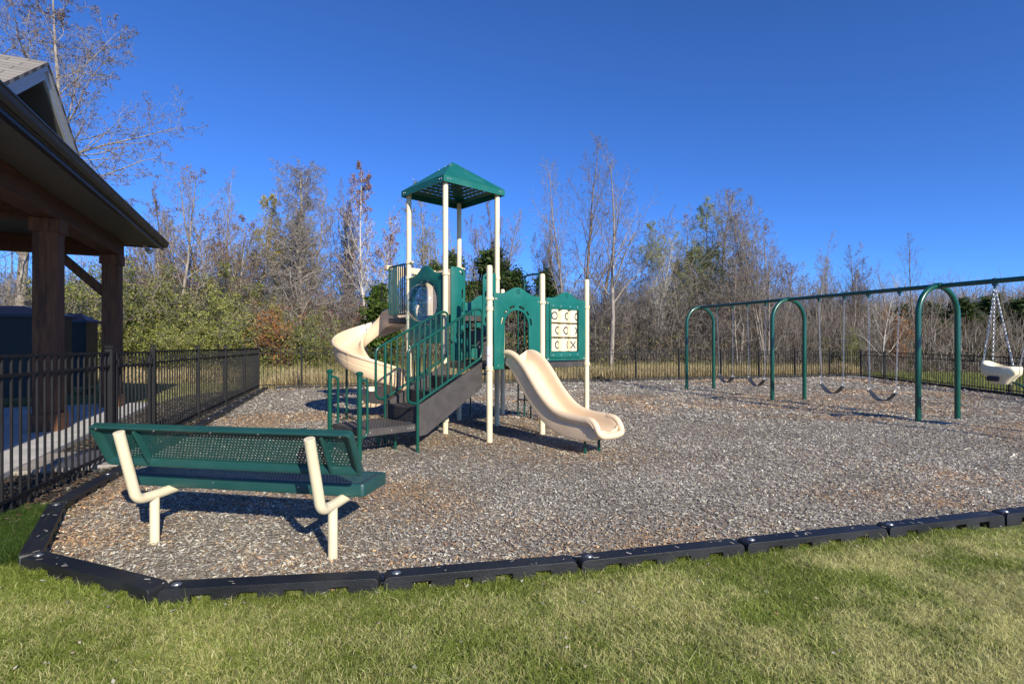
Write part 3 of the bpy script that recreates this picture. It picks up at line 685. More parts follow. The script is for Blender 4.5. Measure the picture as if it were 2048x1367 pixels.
g = MB(); g.box((cs.x + .17, cs.y - .15, cs.z + .02), (.09, .012, .06), Matrix.Rotation(.5, 3, 'Z')); g.build('side_plate', M['tan_post'], bu_, bevel=.004)
g = MB(); g.tube(fillet([(cs.x + .02, cs.y, cs.z - .15), (cs.x + .22, cs.y, cs.z - .16), (cs.x + .42, cs.y, cs.z - .30), (cs.x + .75, cs.y, cs.z - .27), (cs.x + .80, cs.y, cs.z - .1)], .12, 6), .019, 12); g.build('link_bar', M['green_pipe'], te)
g = MB(); g.box((cs.x + .66, cs.y, cs.z - .20), (.34, .40, .075)); g.box((cs.x + .66, cs.y, cs.z - .155), (.28, .34, .03)); g.build('adult_seat', M['grey_pad'], te, bevel=.025, segs=3)
for q, r0 in (((cs.x - .21, cs.y - .13, cs.z + .05), 0), ((cs.x - .21, cs.y + .13, cs.z + .05), 0), ((cs.x + .22, cs.y - .06, cs.z + .06), 0), ((cs.x + .80, cs.y - .15, cs.z - .12), .62), ((cs.x + .22, cs.y + .06, cs.z + .06), .62), ((cs.x + .80, cs.y + .15, cs.z - .12), .62)):
    g = MB(); chain(g, (r0, 0, zt - .12), q, .004); g.build('chain', M['chain'], te)

# ------------------------------------------------------------------ play structure (local x along the front edge, y away from it)
G = 1.1; PO = Vector((-.328, 7.79, 0)); PR = R(42.5)
ps = empty('play_structure', PO, PR, 'green and tan playground climber with roofed tower, stairs, spiral slide and short slide', 'playset')
PH = {(0, 0): 2.585, (1, 0): 2.56, (2, 0): 2.56, (2, 1): 2.5, (2, 2): 2.56, (0, 1): 4.10, (1, 1): 4.10, (0, 2): 4.10, (1, 2): 4.10}
CLAMP = {(0, 0): (2.10, 1.95, 1.08), (1, 0): (2.10, 1.08), (2, 0): (2.08, 1.10), (2, 1): (2.1, 1.1), (2, 2): (2.1, 1.1), (0, 1): (2.57, 1.92, 1.1, .22), (1, 1): (2.59, 1.92, 1.1), (0, 2): (2.87, 2.60, 1.90, 1.58, .9, .2), (1, 2): (2.88, 1.92, 1.1, .72, .40)}
EARS = {(0, 0): [(1, 0)], (1, 0): [(1, 0), (-1, 0)], (2, 0): [(-1, 0)], (0, 1): [(0, 1), (1, 0)], (1, 1): [(-1, 0)], (0, 2): [(0, -1)], (1, 2): [(1, 0)], (2, 1): [(0, 1)], (2, 2): [(0, -1)]}
for (i, j), h in PH.items():
    x, y = i * G, j * G; g = MB(); r = .0445
    if h < 3: prof = [(r, -.05), (r, h - .035), (r * .93, h - .016), (r * .7, h - .004), (0, h)]
    else: prof = [(r, -.05), (r, h)]
    g.lathe((x, y, 0), prof, 24); post = g.build('post', M['tan_post'], ps)
    for z in CLAMP[(i, j)]:
        g = MB(); g.lathe((x, y, z), [(.046, -.026), (.058, -.024), (.060, -.016), (.054, -.012), (.054, .012), (.060, .016), (.058, .024), (.046, .026)], 24)
        if z > 2:
            for ex, ey in EARS[(i, j)]:
                d = Vector((ex, ey, 0)); p = Vector((x, y, z)) + d * .05; g.tube([p, p + d * .075], .018, 10)
                g.tube([p + Vector((0, 0, 0)) + d * .04, p + d * .04 + Vector((d.y, -d.x, 0)) * .04], .010, 8)
        g.build('clamp', M['tan_post'], post)
# warning sticker on the front post
g = MB(); vs = []; N = 8
cam_a = math.atan2(-PO.y, -PO.x) - PR
def sticker(z0, z1, rr, a0, a1, name, m, parent):
    g = MB(); rings = []
    for z in (z0, z1): rings.append([(rr * math.cos(a0 + (a1 - a0) * k_ / 8), rr * math.sin(a0 + (a1 - a0) * k_ / 8), z) for k_ in range(9)])
    g.loft(rings, False, False); return g.build(name, m, parent)
lb = sticker(1.115, 1.405, .0452, cam_a - .95, cam_a + .85, 'warning_sticker', M['label'], ps)
sticker(1.262, 1.274, .0456, cam_a - .75, cam_a + .55, 'red_line', M['red'], lb)
sticker(1.150, 1.156, .0456, cam_a - .75, cam_a + .15, 'small_print', M['ink'], lb)
# decks
def deck(x0, y0, x1, y1, z, th=.085, name='deck'):
    g = MB(); g.box(((x0 + x1) / 2, (y0 + y1) / 2, z - .004), (x1 - x0, y1 - y0, .008))
    for a, b, c, d in ((x0, y0, x1, y0), (x1, y0, x1, y1), (x1, y1, x0, y1), (x0, y1, x0, y0)):
        u = Vector((c - a, d - b, 0)).normalized(); nn = Vector((-u.y, u.x, 0)) * .011
        g.bar((a + nn.x, b + nn.y, z - th / 2 - .009), (c + nn.x, d + nn.y, z - th / 2 - .009), .018, th)
    for f_ in (.33, .66): g.box(((x0 + x1) / 2, y0 + (y1 - y0) * f_, z - .04), (x1 - x0 - .05, .03, .05))
    return g.build(name, M['deck'], ps, bevel=.004)
deck(.05, .02, G - .02, G - .02, 1.15); deck(G + .02, .02, 2 * G - .02, G - .02, 1.15); deck(G + .02, G + .02, 2 * G - .02, 2 * G - .02, 1.15)
deck(.03, G + .02, G - .03, 2 * G - .02, 1.92); deck(.03, 2 * G + .02, G - .03, 2.97, 1.92)
for zz, yy in ((1.41, .72), (1.66, .90)):
    g = MB(); g.box((.56, yy + .10, zz - .02), (.42, .24, .04)); g.box((.56, yy - .01, zz - .14), (.42, .02, .20)); g.build('inner_step', M['deck'], ps, bevel=.004)
# canopy
cx, cy, hw = .55, 1.65, .645
rf = empty('canopy'); rf.parent = ps
za, zb, zc = 4.02, 4.12, 4.62
g = MB(); g.add([(cx - hw, cy - hw, za), (cx + hw, cy - hw, za), (cx + hw, cy + hw, za), (cx - hw, cy + hw, za), (cx - hw, cy - hw, zb), (cx + hw, cy - hw, zb), (cx + hw, cy + hw, zb), (cx - hw, cy + hw, zb)], [(0, 1, 5, 4), (1, 2, 6, 5), (2, 3, 7, 6), (3, 0, 4, 7)])
o_ = g.build('canopy_skirt', M['teal'], rf, smooth=False); s_ = o_.modifiers.new('t', 'SOLIDIFY'); s_.thickness = .012; s_.offset = -1
sl_len = math.hypot(hw, zc - zb)
for q in range(4):
    a = q * math.pi / 2; out = Vector((math.sin(a), -math.cos(a), 0)); side = Vector((math.cos(a), math.sin(a), 0))
    def fr(s, t, z, out=out, side=side):
        f_ = z / sl_len; p = Vector((cx, cy, zb)) + out * (hw * (1 - f_)) + side * s + Vector((0, 0, (zc - zb) * f_)); nrm = (out * (zc - zb) + Vector((0, 0, hw))).normalized()
        return p + nrm * t
    holes = []
    if q in (1, 2):          # the two far slopes carry the rows of light slots
        for rI in range(9):
            z = .09 + rI * .068; half = hw * (1 - z / sl_len) - .09; n_s = int(2 * half / .112)
            for k_ in range(n_s):
                s0 = -half + (2 * half - n_s * .112) / 2 + k_ * .112 + (.02 if rI % 2 else 0)
                holes.append([(s0, z), (s0 + .082, z), (s0 + .082, z + .011), (s0, z + .011)])
    o_ = panel('canopy_slope', M['teal'], rf, [(-hw, 0), (hw, 0), (0, sl_len)], holes, .008, fr)
g = MB()
for q in range(4):
    a = q * math.pi / 2; out = Vector((math.sin(a), -math.cos(a), 0)); side = Vector((math.cos(a), math.sin(a), 0))
    for s in (-.57, -.52, .52, .57): g.lathe(Vector((cx, cy, zb - .045)) + out * hw + side * s, [(.013, 0), (.011, .006), (0, .008)], 10, out)
    nrm = (out * (zc - zb) + Vector((0, 0, hw))).normalized()
    for f_ in (.72, .84): 
        for sg in (-1, 1): g.lathe(Vector((cx, cy, zb)) + out * (hw * (1 - f_)) + side * sg * (hw * (1 - f_) - .03) + Vector((0, 0, (zc - zb) * f_)), [(.010, .004), (.009, .008), (0, .009)], 8, nrm)
g.build('bolt', M['bolt'], rf)

def hump(x0, x1, zs, zp, n=16):
    """top edge running right to left with a rounded hump in the middle"""
    out = []
    for i in range(n + 1):
        t = 1 - i / n; s = abs(t - .5) * 2; f_ = (math.cos(min(1, s / .72) * math.pi) + 1) / 2
        out.append((x0 + (x1 - x0) * t, zs + (zp - zs) * f_ - .02 * (s > .95)))
    return out
fx = lambda y0: (lambda s, t, z: Vector((s, y0 + t, z)))         # panels facing the front
fy = lambda x0: (lambda s, t, z: Vector((x0 + t, s, z)))         # panels facing the stairs side
def bolts(pts, d, parent, name='bolt'):
    g = MB()
    for p in pts: g.lathe(p, [(.011, 0), (.010, .005), (.006, .008), (0, .008)], 8, d)
    return g.build(name, M['bolt'], parent)
# door panel with arch and slots
def slot(cx_, cz, r, a0, a1, wd):
    return arc(cx_, cz, r + wd, a0, a1, 6) + arc(cx_, cz, r, a1, a0, 6)
door = [(.265, 1.065)] + [(.275, 1.70)] + arc(.527, 1.70, .252, 180, 0, 16) + [(.779, 1.14), (.80, 1.065)]
outer = [(.07, 1.07), (.265, 1.065), (.275, 1.70)] + arc(.527, 1.70, .252, 180, 0, 16) + [(.779, 1.70), (.79, 1.065), (1.03, 1.07)] + [(1.03, 2.17)] + hump(.07, 1.03, 2.19, 2.30)
sl_ = [slot(.527, 1.70, .29, a, b, .035) for a, b in ((6, 26), (36, 50), (60, 82), (98, 120), (130, 144), (154, 174))]
dp = panel('door_panel', M['teal'], ps, outer, sl_, .02, fx(-.012), .003)
bolts([(.15, -.026, 1.12), (.95, -.026, 1.12), (.12, -.026, 2.1), (.98, -.026, 2.1)], (0, -1, 0), dp)
# noughts and crosses panel
outer = [(1.165, 1.17), (2.135, 1.17), (2.135, 2.15)] + hump(1.165, 2.135, 2.19, 2.30)
tp = panel('game_panel', M['teal'], ps, outer, [rrect(1.262, 1.305, 1.953, 2.015, .02, 3)], .02, fx(-.012), .003)
panel('game_panel_frame', M['teal'], tp, rrect(1.235, 1.215, 1.985, 2.095, .035, 4), [rrect(1.27, 1.312, 1.945, 2.008, .01, 2)], .018, fx(-.034), .003)
bolts([(x, -.044, z) for x in (1.31, 1.50, 1.72, 1.91) for z in (2.055, 1.26)] + [(x, -.026, 1.195) for x in (1.19, 1.215, 2.09, 2.115)], (0, -1, 0), tp)
g = MB(); g.box((1.6, .045, 1.205), (.7, .01, .02)); 
view_a = math.atan2(-.69, -.724)
marks = [[('O', 26), ('O', 62), ('O', 68)], [('O', 62), ('O', 48), ('X', 66)], [('O', 58), ('O', 84), ('X', 22)]]
for r_ in range(3):
    for c_ in range(3):
        x = 1.377 + c_ * .2305; z = 1.898 - r_ * .2365; g = MB(); y = .055; rr = .110
        g.lathe((x, y, z), [(.02, -.118), (.03, -.106), (rr - .004, -.104), (rr, -.100), (rr, .100), (rr - .004, .104), (.03, .106), (.02, .118)], 36)
        cyl = g.build('game_cylinder', M['tan_post'], ps)
        kind, ph = marks[r_][c_]; th = view_a + R(ph)
        def onc(s, h, rad=rr + .0012): return (x + rad * math.cos(th + s / rr), y + rad * math.sin(th + s / rr), z + h)
        g = MB()
        if kind == 'O':
            ri, ro = .041, .062; N = 36
            vs = [onc(rd * math.cos(2 * math.pi * i / N), rd * 1.08 * math.sin(2 * math.pi * i / N)) for rd in (ri, ro) for i in range(N)]
            g.add(vs, [(i, (i + 1) % N, (i + 1) % N + N, i + N) for i in range(N)])
        else:
            for sg in (-1, 1):
                vs = []; N = 8
                for i in range(N + 1):
                    t = -1 + 2 * i / N; vs += [onc(sg * t * .045 - .013, t * .058), onc(sg * t * .045 + .013, t * .058)]
                if sg > 0: g.add([onc(*(0, 0)) if False else v for v in vs], [(2 * i, 2 * i + 1, 2 * i + 3, 2 * i + 2) for i in range(N)])
                else:
                    vs = []
                    for i in range(N + 1):
                        t = -1 + 2 * i / N; vs += [onc(-t * .045 - .013, t * .058, rr + .0018), onc(-t * .045 + .013, t * .058, rr + .0018)]
                    g.add(vs, [(2 * i, 2 * i + 1, 2 * i + 3, 2 * i + 2) for i in range(N)])
        g.build('letter_' + kind.lower(), M['ink'], cyl, smooth=False)
# bubble panel on the tower
outer = [(1.155, 1.45), (2.145, 1.45), (2.145, 2.58)] + hump(1.155, 2.145, 2.60, 2.76)
bp_ = panel('bubble_panel', M['teal'], ps, outer, [arc(1.65, 2.12, .345, 0, 350, 34)], .02, fy(-.012), .003)
g = MB(); prof = [(.39, 0), (.386, .006), (.352, .008)] + [(.345 * math.cos(R(t)), .01 + .30 * math.sin(R(t))) for t in range(4, 90, 5)] + [(0, .31)]
g.lathe((-.024, 1.65, 2.12), prof, 48, (-1, 0, 0)); g.build('bubble_window', M['bubble'], bp_)
bolts([(-.032, 1.65 + .372 * math.cos(R(a)), 2.12 + .372 * math.sin(R(a))) for a in range(15, 360, 30)], (-1, 0, 0), bp_)
# small square emblems pressed in the crests
g = MB()
for (px_, pz_) in ((.55, 2.235), (1.65, 2.235)):
    for a, b in ((-.02, .02), (.02, .02), (-.02, -.02), (.02, -.02)):
        g.add([(px_ + a + p * .013, -.0265, pz_ + b + q * .013) for p, q in ((-1, -1), (1, -1), (1, 1), (-1, 1))], [(0, 1, 2, 3)])
g.build('crest_emblem', M['dark_pipe'], ps, smooth=False)
# entry guards between the lower deck and the tower
for s0, s1, flip in ((.075, .36, 0), (.74, 1.025, 1)):
    top = [(s1, 2.45)] + arc(s1 - .13, 2.56, .13, 0, 90, 6) + [(s0, 2.69)] if not flip else [(s1, 2.66)] + arc(s0 + .13, 2.53, .13, 90, 180, 6)
    ox = s1 - .075 if not flip else s0 + .04
    hl = [rrect(ox, z, ox + .035, z + .155, .016, 4) for z in (1.30, 1.52, 1.74, 1.96, 2.18)]
    hl.append(slot(s1 - .13 if not flip else s0 + .13, 2.56 if not flip else 2.53, .062, 5 if not flip else 100, 75 if not flip else 170, .03))
    panel('entry_guard', M['teal'], ps, [(s0, 1.17), (s1, 1.17)] + top, hl, .02, fx(G - .012 - .03), .003)
# far panel, low panel under the tower, side panel by the spiral slide
fp = panel('gear_panel', M['teal'], ps, [(1.165, 1.17), (2.135, 1.17), (2.135, 2.2)] + hump(1.165, 2.135, 2.24, 2.40), [rrect(1.35, 1.5, 1.52, 1.85, .04, 4)], .02, fx(2 * G), .003)
bolts([(x, 2 * G - .014, z) for x in (1.6, 1.7, 1.8, 1.9, 2.0) for z in (1.5, 1.75, 1.95)], (0, -1, 0), fp)
for xx, zz, rr in ((1.75, 1.75, .15), (1.96, 1.55, .09)):
    g = MB(); g.lathe((xx, 2 * G - .012, zz), [(rr, 0), (rr, .014), (rr - .01, .018), (.02, .018), (0, .02)], 28, (0, -1, 0)); g.build('gear_disc', M['teal'], fp)
panel('low_panel', M['teal'], ps, [(1.16, .13), (2.14, .13), (2.14, .86)] + hump(1.16, 2.14, .88, .98), [], .02, fy(.0), .003)
g = MB(); g.box((1.65, 2.0, 1.74), (.9, .35, .025)); g.build('play_counter', M['deck'], ps, bevel=.004)
# barrier of bars beside the slide entry
for xx in (.03, 1.07):
    br = empty('bar_barrier'); br.parent = ps
    g = MB(); g.tube(fillet([(xx, 2.27, 1.98), (xx, 2.27, 2.87), (xx, 2.93, 2.87), (xx, 2.93, 1.98), (xx, 2.27, 1.98)], .03, 4), .016, 10); g.build('frame_rail', M['green_pipe'], br)
    for i in range(1, 10):
        g = MB(); g.tube([(xx, 2.27 + .066 * i, 1.98), (xx, 2.27 + .066 * i, 2.87)], .0125, 8, False); g.build('bar', M['green_pipe'], br)
g = MB(); g.tube(fillet([(-.0, 2.97, 2.25), (-.08, 3.02, 2.25), (-.08, 3.02, 2.55), (0, 2.97, 2.55)], .05, 5), .013, 8); g.build('grab_handle', M['black_metal'], ps)
# tan slide hood at the end of the short deck
panel('slide_hood', M['slide'], ps, [(.13, 1.93), (.20, 1.93), (.20, 2.45)] + arc(.55, 2.45, .35, 180, 0, 12) + [(.90, 1.93), (1.08, 1.93), (1.08, 2.9), (.13, 2.9)], [], .05, fx(2.98), .008)
g = MB(); g.box((.55, 3.03, 2.87), (1.10, .14, .09)); g.build('hood_rail', M['slide'], ps, bevel=.02, segs=3)
panel('slide_side_panel', M['slide'], ps, [(2.26, 1.94), (2.92, 1.94), (2.92, 2.70)] + arc(2.74, 2.70, .18, 0, 90, 6) + [(2.26, 2.88)], [], .03, fy(1.03), .006)

# short slide
def sweep_chute(rings_def, prof, name, parent, m, xs_=1.0):
    """rings_def: (origin, side vector, up vector, wall scale, floor shift)"""
    rings = []
    for o0, sd_, up_, hsc, dn in rings_def:
        ring = []
        for wx, wz in prof:
            z = wz * hsc if wz > 0 else wz * dn
            ring.append(Vector(o0) + sd_ * wx * xs_ + up_ * z)
        rings.append(ring)
    g = MB(); g.loft(rings); return g
half = [(-.240, -.11), (-.252, -.105), (-.258, -.04), (-.260, .075), (-.242, .088), (-.262, .100), (-.263, .118), (-.285, .122), (-.300, .142), (-.304, .175), (-.290, .206), (-.262, .222), (-.232, .216), (-.214, .190), (-.205, .14), (-.199, .09), (-.185, .045), (-.160, .014), (-.11, .002), (-.05, .0)]
prof_c = half + [(-x, z) for x, z in reversed(half)] + [(.15, -.10), (-.15, -.10)]
ctrl = [(0, 1.165), (.10, 1.155), (.22, 1.075), (.37, .915), (.58, .670), (.79, .480), (.98, .370), (1.19, .315), (1.42, .298), (1.62, .292)]
def catmull(P, n=5):
    out = []
    for i in range(len(P) - 1):
        p0 = P[max(i - 1, 0)]; p1 = P[i]; p2 = P[i + 1]; p3 = P[min(i + 2, len(P) - 1)]
        for k_ in range(n):
            t = k_ / n; out.append(tuple(.5 * (2 * b + (c - a) * t + (2 * a - 5 * b + 4 * c - d) * t * t + (3 * b - a - 3 * c + d) * t ** 3) for a, b, c, d in zip(p0, p1, p2, p3)))
    out.append(P[-1]); return out
cs_ = catmull(ctrl, 5); rd = []
for i, (d, z) in enumerate(cs_):
    a = cs_[max(i - 1, 0)]; b = cs_[min(i + 1, len(cs_) - 1)]; tx, tz = b[0] - a[0], b[1] - a[1]; L = math.hypot(tx, tz); up_ = Vector((0, tz / L, tx / L))
    rd.append(((.53, -.01 - d, z), Vector((1, 0, 0)), up_, .85 + .15 * min(1, d / .3), min(1, .45 + d * 2)))
rd[-1] = (rd[-1][0], rd[-1][1], rd[-1][2], .92, .8)
for dd, hs_, dn in ((1.66, .80, .6), (1.70, .58, .5), (1.74, .25, .35)): rd.append(((.53, -.01 - dd, .292), Vector((1, 0, 0)), Vector((0, 0, 1)), hs_, dn))
g = sweep_chute(rd, prof_c, 'slide', ps, M['slide'], .93)
rim = fillet([(.53 - .232, -1.52, .478), (.53 - .236, -1.70, .462), (.53 - .24, -1.79, .28), (.53, -1.82, .268), (.53 + .24, -1.79, .28), (.53 + .236, -1.70, .462), (.53 + .232, -1.52, .478)], .09, 7)
g.tube(rim, .043, 14)
slide = g.build('slide', M['slide'], ps); slide.modifiers.new('s', 'SUBSURF').levels = 1; slide.modifiers['s'].render_levels = 1
for sx in (-.13, .16):
    g = MB(); g.tube([(.53 + sx, -1.46, -.03), (.53 + sx, -1.46, .22)], .020, 12); g.build('slide_foot', M['green_pipe'], slide)

# spiral slide
SP, sr = Vector((-.04, 3.42, 0)), .46
hs_ = [(-.20, -.09), (-.235, -.03), (-.245, .09), (-.252, .165), (-.268, .172), (-.276, .195), (-.268, .218), (-.25, .228), (-.232, .220), (-.220, .18), (-.205, .10), (-.175, .035), (-.12, .004), (-.05, 0)]
ho_ = [(-.20, -.09), (-.245, -.03), (-.258, .085), (-.244, .095), (-.260, .105), (-.276, .215), (-.294, .222), (-.303, .248), (-.294, .272), (-.274, .282), (-.254, .272), (-.242, .22), (-.222, .12), (-.19, .045), (-.13, .006), (-.05, 0)]
prof_s = hs_ + [(-x, z) for x, z in reversed(ho_)] + [(.12, -.09), (-.12, -.09)]    # inner wall at -x, outer wall at +x
rd = []; ctr = SP
for y in (2.99, 3.08, 3.2, 3.32): rd.append(((ctr.x + sr, y, 1.93 - .16 * (y - 2.99)), Vector((1, 0, 0)), Vector((0, 0, 1)), 1, 1))
zS = 1.93 - .16 * .43
TH = 425
def sp_z(t):
    if t < 365: f_ = t / 365; return zS - (zS - .40) * (f_ * .93 + .07 * (f_ * f_ * (3 - 2 * f_)))
    return .40 - .11 * math.sin((t - 365) / (TH - 365) * math.pi / 2)
for t in np.arange(0, TH + .1, 6.25):
    a = R(t); rad = Vector((math.cos(a), math.sin(a), 0)); rd.append((ctr + rad * sr + Vector((0, 0, sp_z(t))), rad, Vector((0, 0, 1)), 1, 1))
a = R(TH); rad = Vector((math.cos(a), math.sin(a), 0)); hd = Vector((-math.sin(a), math.cos(a), 0))
for d, h_, n_ in ((.08, 1, 1), (.16, .9, .9), (.22, .7, .7), (.25, .4, .5)): rd.append((ctr + rad * sr + hd * d + Vector((0, 0, .29)), rad, Vector((0, 0, 1)), h_, n_))
g = sweep_chute(rd, prof_s, 'spiral_slide', ps, M['slide']); sp = g.build('spiral_slide', M['slide'], ps)
for t in (20, 112, 205, 298):       # bolted joints between the sections
    g = MB(); rg = []
    for dt in (-1.3, 1.3):
        a = R(t + dt); rad = Vector((math.cos(a), math.sin(a), 0)); o0 = ctr + rad * sr + Vector((0, 0, sp_z(t + dt)))
        rg.append([o0 + rad * wx * 1.045 + Vector((0, 0, wz * 1.03 - (.006 if wz < 0 else 0))) for wx, wz in prof_s[:8]]); 
    g.loft(rg, False, False); rg = []
    for dt in (-1.3, 1.3):
        a = R(t + dt); rad = Vector((math.cos(a), math.sin(a), 0)); o0 = ctr + rad * sr + Vector((0, 0, sp_z(t + dt)))
        rg.append([o0 + rad * wx * 1.045 + Vector((0, 0, wz * 1.03 - (.006 if wz < 0 else 0))) for wx, wz in prof_s[-10:-2]])
    g.loft(rg, False, False); g.build('joint_flange', M['slide'], sp)
for t, zb_ in ((150, 0), (215, 0), (300, 0)):
    a = R(t); p = ctr + Vector((math.cos(a), math.sin(a), 0)) * (sr + .03); g = MB(); g.tube([(p.x, p.y, -.03), (p.x, p.y, sp_z(t) - .06)], .022, 12); g.build('slide_support', M['dark_pipe'], sp)
g = MB(); pc = ctr + Vector((.18, -.30, 0)); 

# stairs
AX0, AX1, B0, B1 = -1.145, -.03, .15, .95
for b in (B0, B1):
    g = MB(); th = .045; poly = [(AX0, .20), (AX0, .60), (AX1, 1.17), (AX1, .80), (AX0 + .15, .215)]
    if b == B1: poly = [(AX0, .26), (AX0, .60), (AX1, 1.17), (AX1, .80)]
    n = len(poly); vs = [(x, b - th / 2, z) for x, z in poly] + [(x, b + th / 2, z) for x, z in poly]
    g.add(vs, [tuple(range(n)), tuple(range(2 * n - 1, n - 1, -1))] + [(i, (i + 1) % n, (i + 1) % n + n, i + n) for i in range(n)])
    g.build('stringer', M['deck'], ps, bevel=.008)
    g = MB()
    for t in (.15, .4, .65, .9): x = AX0 + (AX1 - AX0) * t; z = .54 + (1.10 - .54) * t; g.lathe((x, b - .024, z), [(.009, 0), (.007, .005), (0, .006)], 8, (0, -1, 0))
    g.build('bolt', M['deck'], ps)
for i, z in enumerate((.58, .77, .96)):
    x0 = AX0 + .005 + .37 * i; g = MB(); g.box((x0 + .19, (B0 + B1) / 2, z - .016), (.39, B1 - B0 - .05, .032)); g.box((x0 + .012, (B0 + B1) / 2, z - .115), (.022, B1 - B0 - .055, .165))
    for k_ in range(7): g.box((x0 - .001, (B0 + B1) / 2, z - .045 - k_ * .021), (.006, B1 - B0 - .08, .008))
    g.build('tread', M['deck'], ps, bevel=.006)
for b, px_off in ((B0 - .03, 0), (B1 + .03, 0)):
    hr = empty('handrail'); hr.parent = ps
    zt = lambda x: 1.44 + (x - AX0) / (AX1 - .07 - AX0) * .53
    zl = lambda x: .655 + (x - AX0) / (AX1 - .07 - AX0) * .56
    xe = AX1 - .04
    g = MB(); g.tube(fillet([(AX0, b, zl(AX0)), (xe, b, zl(xe)), (xe + .03, b, zl(xe) + .1), (xe + .03, b, zt(xe) - .05), (xe - .09, b, zt(xe) - .035), (AX0 - .15, b, zt(AX0 - .15)), (AX0 - .15, b, zl(AX0) + .01), (AX0, b, zl(AX0) - .01)], .08, 7), .0185, 12); g.build('rail_loop', M['green_pipe'], hr)
    g = MB(); g.tube([(AX0, b, -.04), (AX0, b, zt(AX0) - .005)], .0215, 14); g.build('rail_post', M['green_pipe'], hr)
    for i in range(1, 11):
        x = AX0 + i * (xe - AX0) / 11; g = MB(); g.tube([(x, b, zl(x)), (x, b, zt(x))], .0125, 8, False); g.build('baluster', M['green_pipe'], hr)
# transfer platform
tpz = .37; tc_ = Vector((-1.535, .56, 0)); tl, tw = .80, .80
g = MB()
for a, b, c, d in ((-.4, -.4, .4, -.4), (.4, -.4, .4, .4), (.4, .4, -.4, .4), (-.4, .4, -.4, -.4)):
    g.bar((tc_.x + a, tc_.y + b, tpz - .045), (tc_.x + c, tc_.y + d, tpz - .045), .02, .088)
tb = g.build('platform', M['deck'], ps, bevel=.006)
perf('platform_top', tl - .01, tw - .01, lambda x, z: (tc_.x + x, tc_.y + z, tpz), tb, pitch=.042, r=.0115, m=M['deck'])
bolts([(tc_.x + x, tc_.y - .411, tpz - .045) for x in (-.33, -.28, .02, .26, .30, .34)], (0, -1, 0), tb)
for x, y in ((-1.26, .5), (-1.82, .9), (-1.3, .9)):
    g = MB(); g.tube([(x, y, -.03), (x, y, tpz - .05)], .02, 10); g.build('platform_leg', M['green_pipe'], tb)
for x, y, dx, dy in ((-1.965, .14, .105, .0), (-1.965, 1.0, .115, .0)):
    gpost = MB(); gpost.tube([(x, y, -.04), (x, y, 1.05)], .030, 18)
    gpost.lathe((x, y, 1.05), [(.033, -.01), (.036, .0), (.046, .012), (.048, .022), (.038, .036), (.02, .046), (0, .048)], 20); o_ = gpost.build('grip_post', M['green_pipe'], ps)
    g = MB(); g.tube(fillet([(x, y, 1.0), (x + dx, y, .985), (x + dx, y, .30 if y < .5 else .33), (x, y, .27 if y < .5 else .33)], .07, 6), .0165, 12); g.build('grip_loop', M['green_pipe'], o_)
    g = MB(); g.box((x + .10, y + (.05 if y < .5 else -.04), .325), (.10, .03, .06)); g.build('bracket', M['green_pipe'], o_, bevel=.004)
# rear climber: three poles and a looped hand rail
for y in (1.42, 1.60, 1.78):
    g = MB(); g.tube([(2.24, y, -.03), (2.24, y, 2.70 if y == 1.60 else 2.2)], .016, 10); cl_ = g.build('climber_pole', M['green_pipe'], ps)
g = MB(); g.tube(fillet([(2.24, 1.60, 2.5), (2.24, 1.60, 2.78), (2.22, 1.16, 2.78), (2.21, 1.15, 2.35)], .12, 7), .019, 12); g.build('climber_loop', M['green_pipe'], ps)
for z in (.35, .65, .95, 2.2):
    g = MB(); g.tube([(2.24, 1.42, z), (2.24, 1.78, z)], .014, 8); g.build('climber_rung', M['green_pipe'], ps)
g = MB(); g.tube(fillet([(1.15, 2.62, -.03), (1.15, 2.62, .82), (2.25, 2.62, .82), (2.25, 2.62, -.03)], .1, 6), .019, 12); g.tube([(1.7, 2.62, -.03), (1.7, 2.62, .82)], .017, 10); g.build('rear_rail', M['dark_pipe'], ps)

# ------------------------------------------------------------------ pavilion (local x out towards the playground, y along the eave)
rv, ev = Vector((math.cos(R(23.9)), math.sin(R(23.9)), 0)), Vector((-math.sin(R(23.9)), math.cos(R(23.9)), 0))
PV = rv * -3.3 + ev * 10
pv = empty('pavilion', PV, R(23.9), 'dark timber pavilion with bronze gutter and small front gable at the left', 'pavilion')
lx = lambda r: r + 3.3
ly = lambda e: e - 10
def pbox(name, r0, r1, e0, e1, z0, z1, m, bevel=.0, parent=None):
    g = MB(); g.box((lx((r0 + r1) / 2), ly((e0 + e1) / 2), (z0 + z1) / 2), (abs(r1 - r0), abs(e1 - e0), abs(z1 - z0)))
    return g.build(name, m, parent or pv, smooth=False, bevel=bevel)
pbox('floor_slab', -8.6, -2.63, .4, 15.1, -.05, .07, M['concrete'], .01)
for r in (-3.30, -8.0):
    for e in (3.5, 7.15, 10.8, 14.45):
        p = pbox('post', r - .16, r + .16, e - .16, e + .16, .07, 3.42, M['timber'], .008)
        pbox('post_base', r - .205, r + .205, e - .205, e + .205, .072, .34, M['timber'], .008, p)
        pbox('post_cap', r - .195, r + .195, e - .195, e + .195, 3.20, 3.415, M['timber'], .008, p)
pbox('beam', -3.46, -3.14, .9, 14.73, 3.42, 3.75, M['timber_beam'], .006)
pbox('beam', -8.16, -7.84, .9, 14.73, 3.42, 3.75, M['timber_beam'], .006)
for e in (3.5, 7.15, 10.8, 14.5): pbox('cross_beam', -7.83, -3.47, e - .14, e + .14, 3.40, 3.748, M['timber_beam'], .006)
for (r, s) in ((-3.30, -1), (-8.0, 1)):
    for e in (14.45,):
        g = MB(); g.bar((lx(r + s * .12), ly(e), 2.55), (lx(r + s * 1.0), ly(e), 3.43), .16, .27, (0, 1, 0)); g.build('brace', M['timber'], pv, smooth=False, bevel=.006)
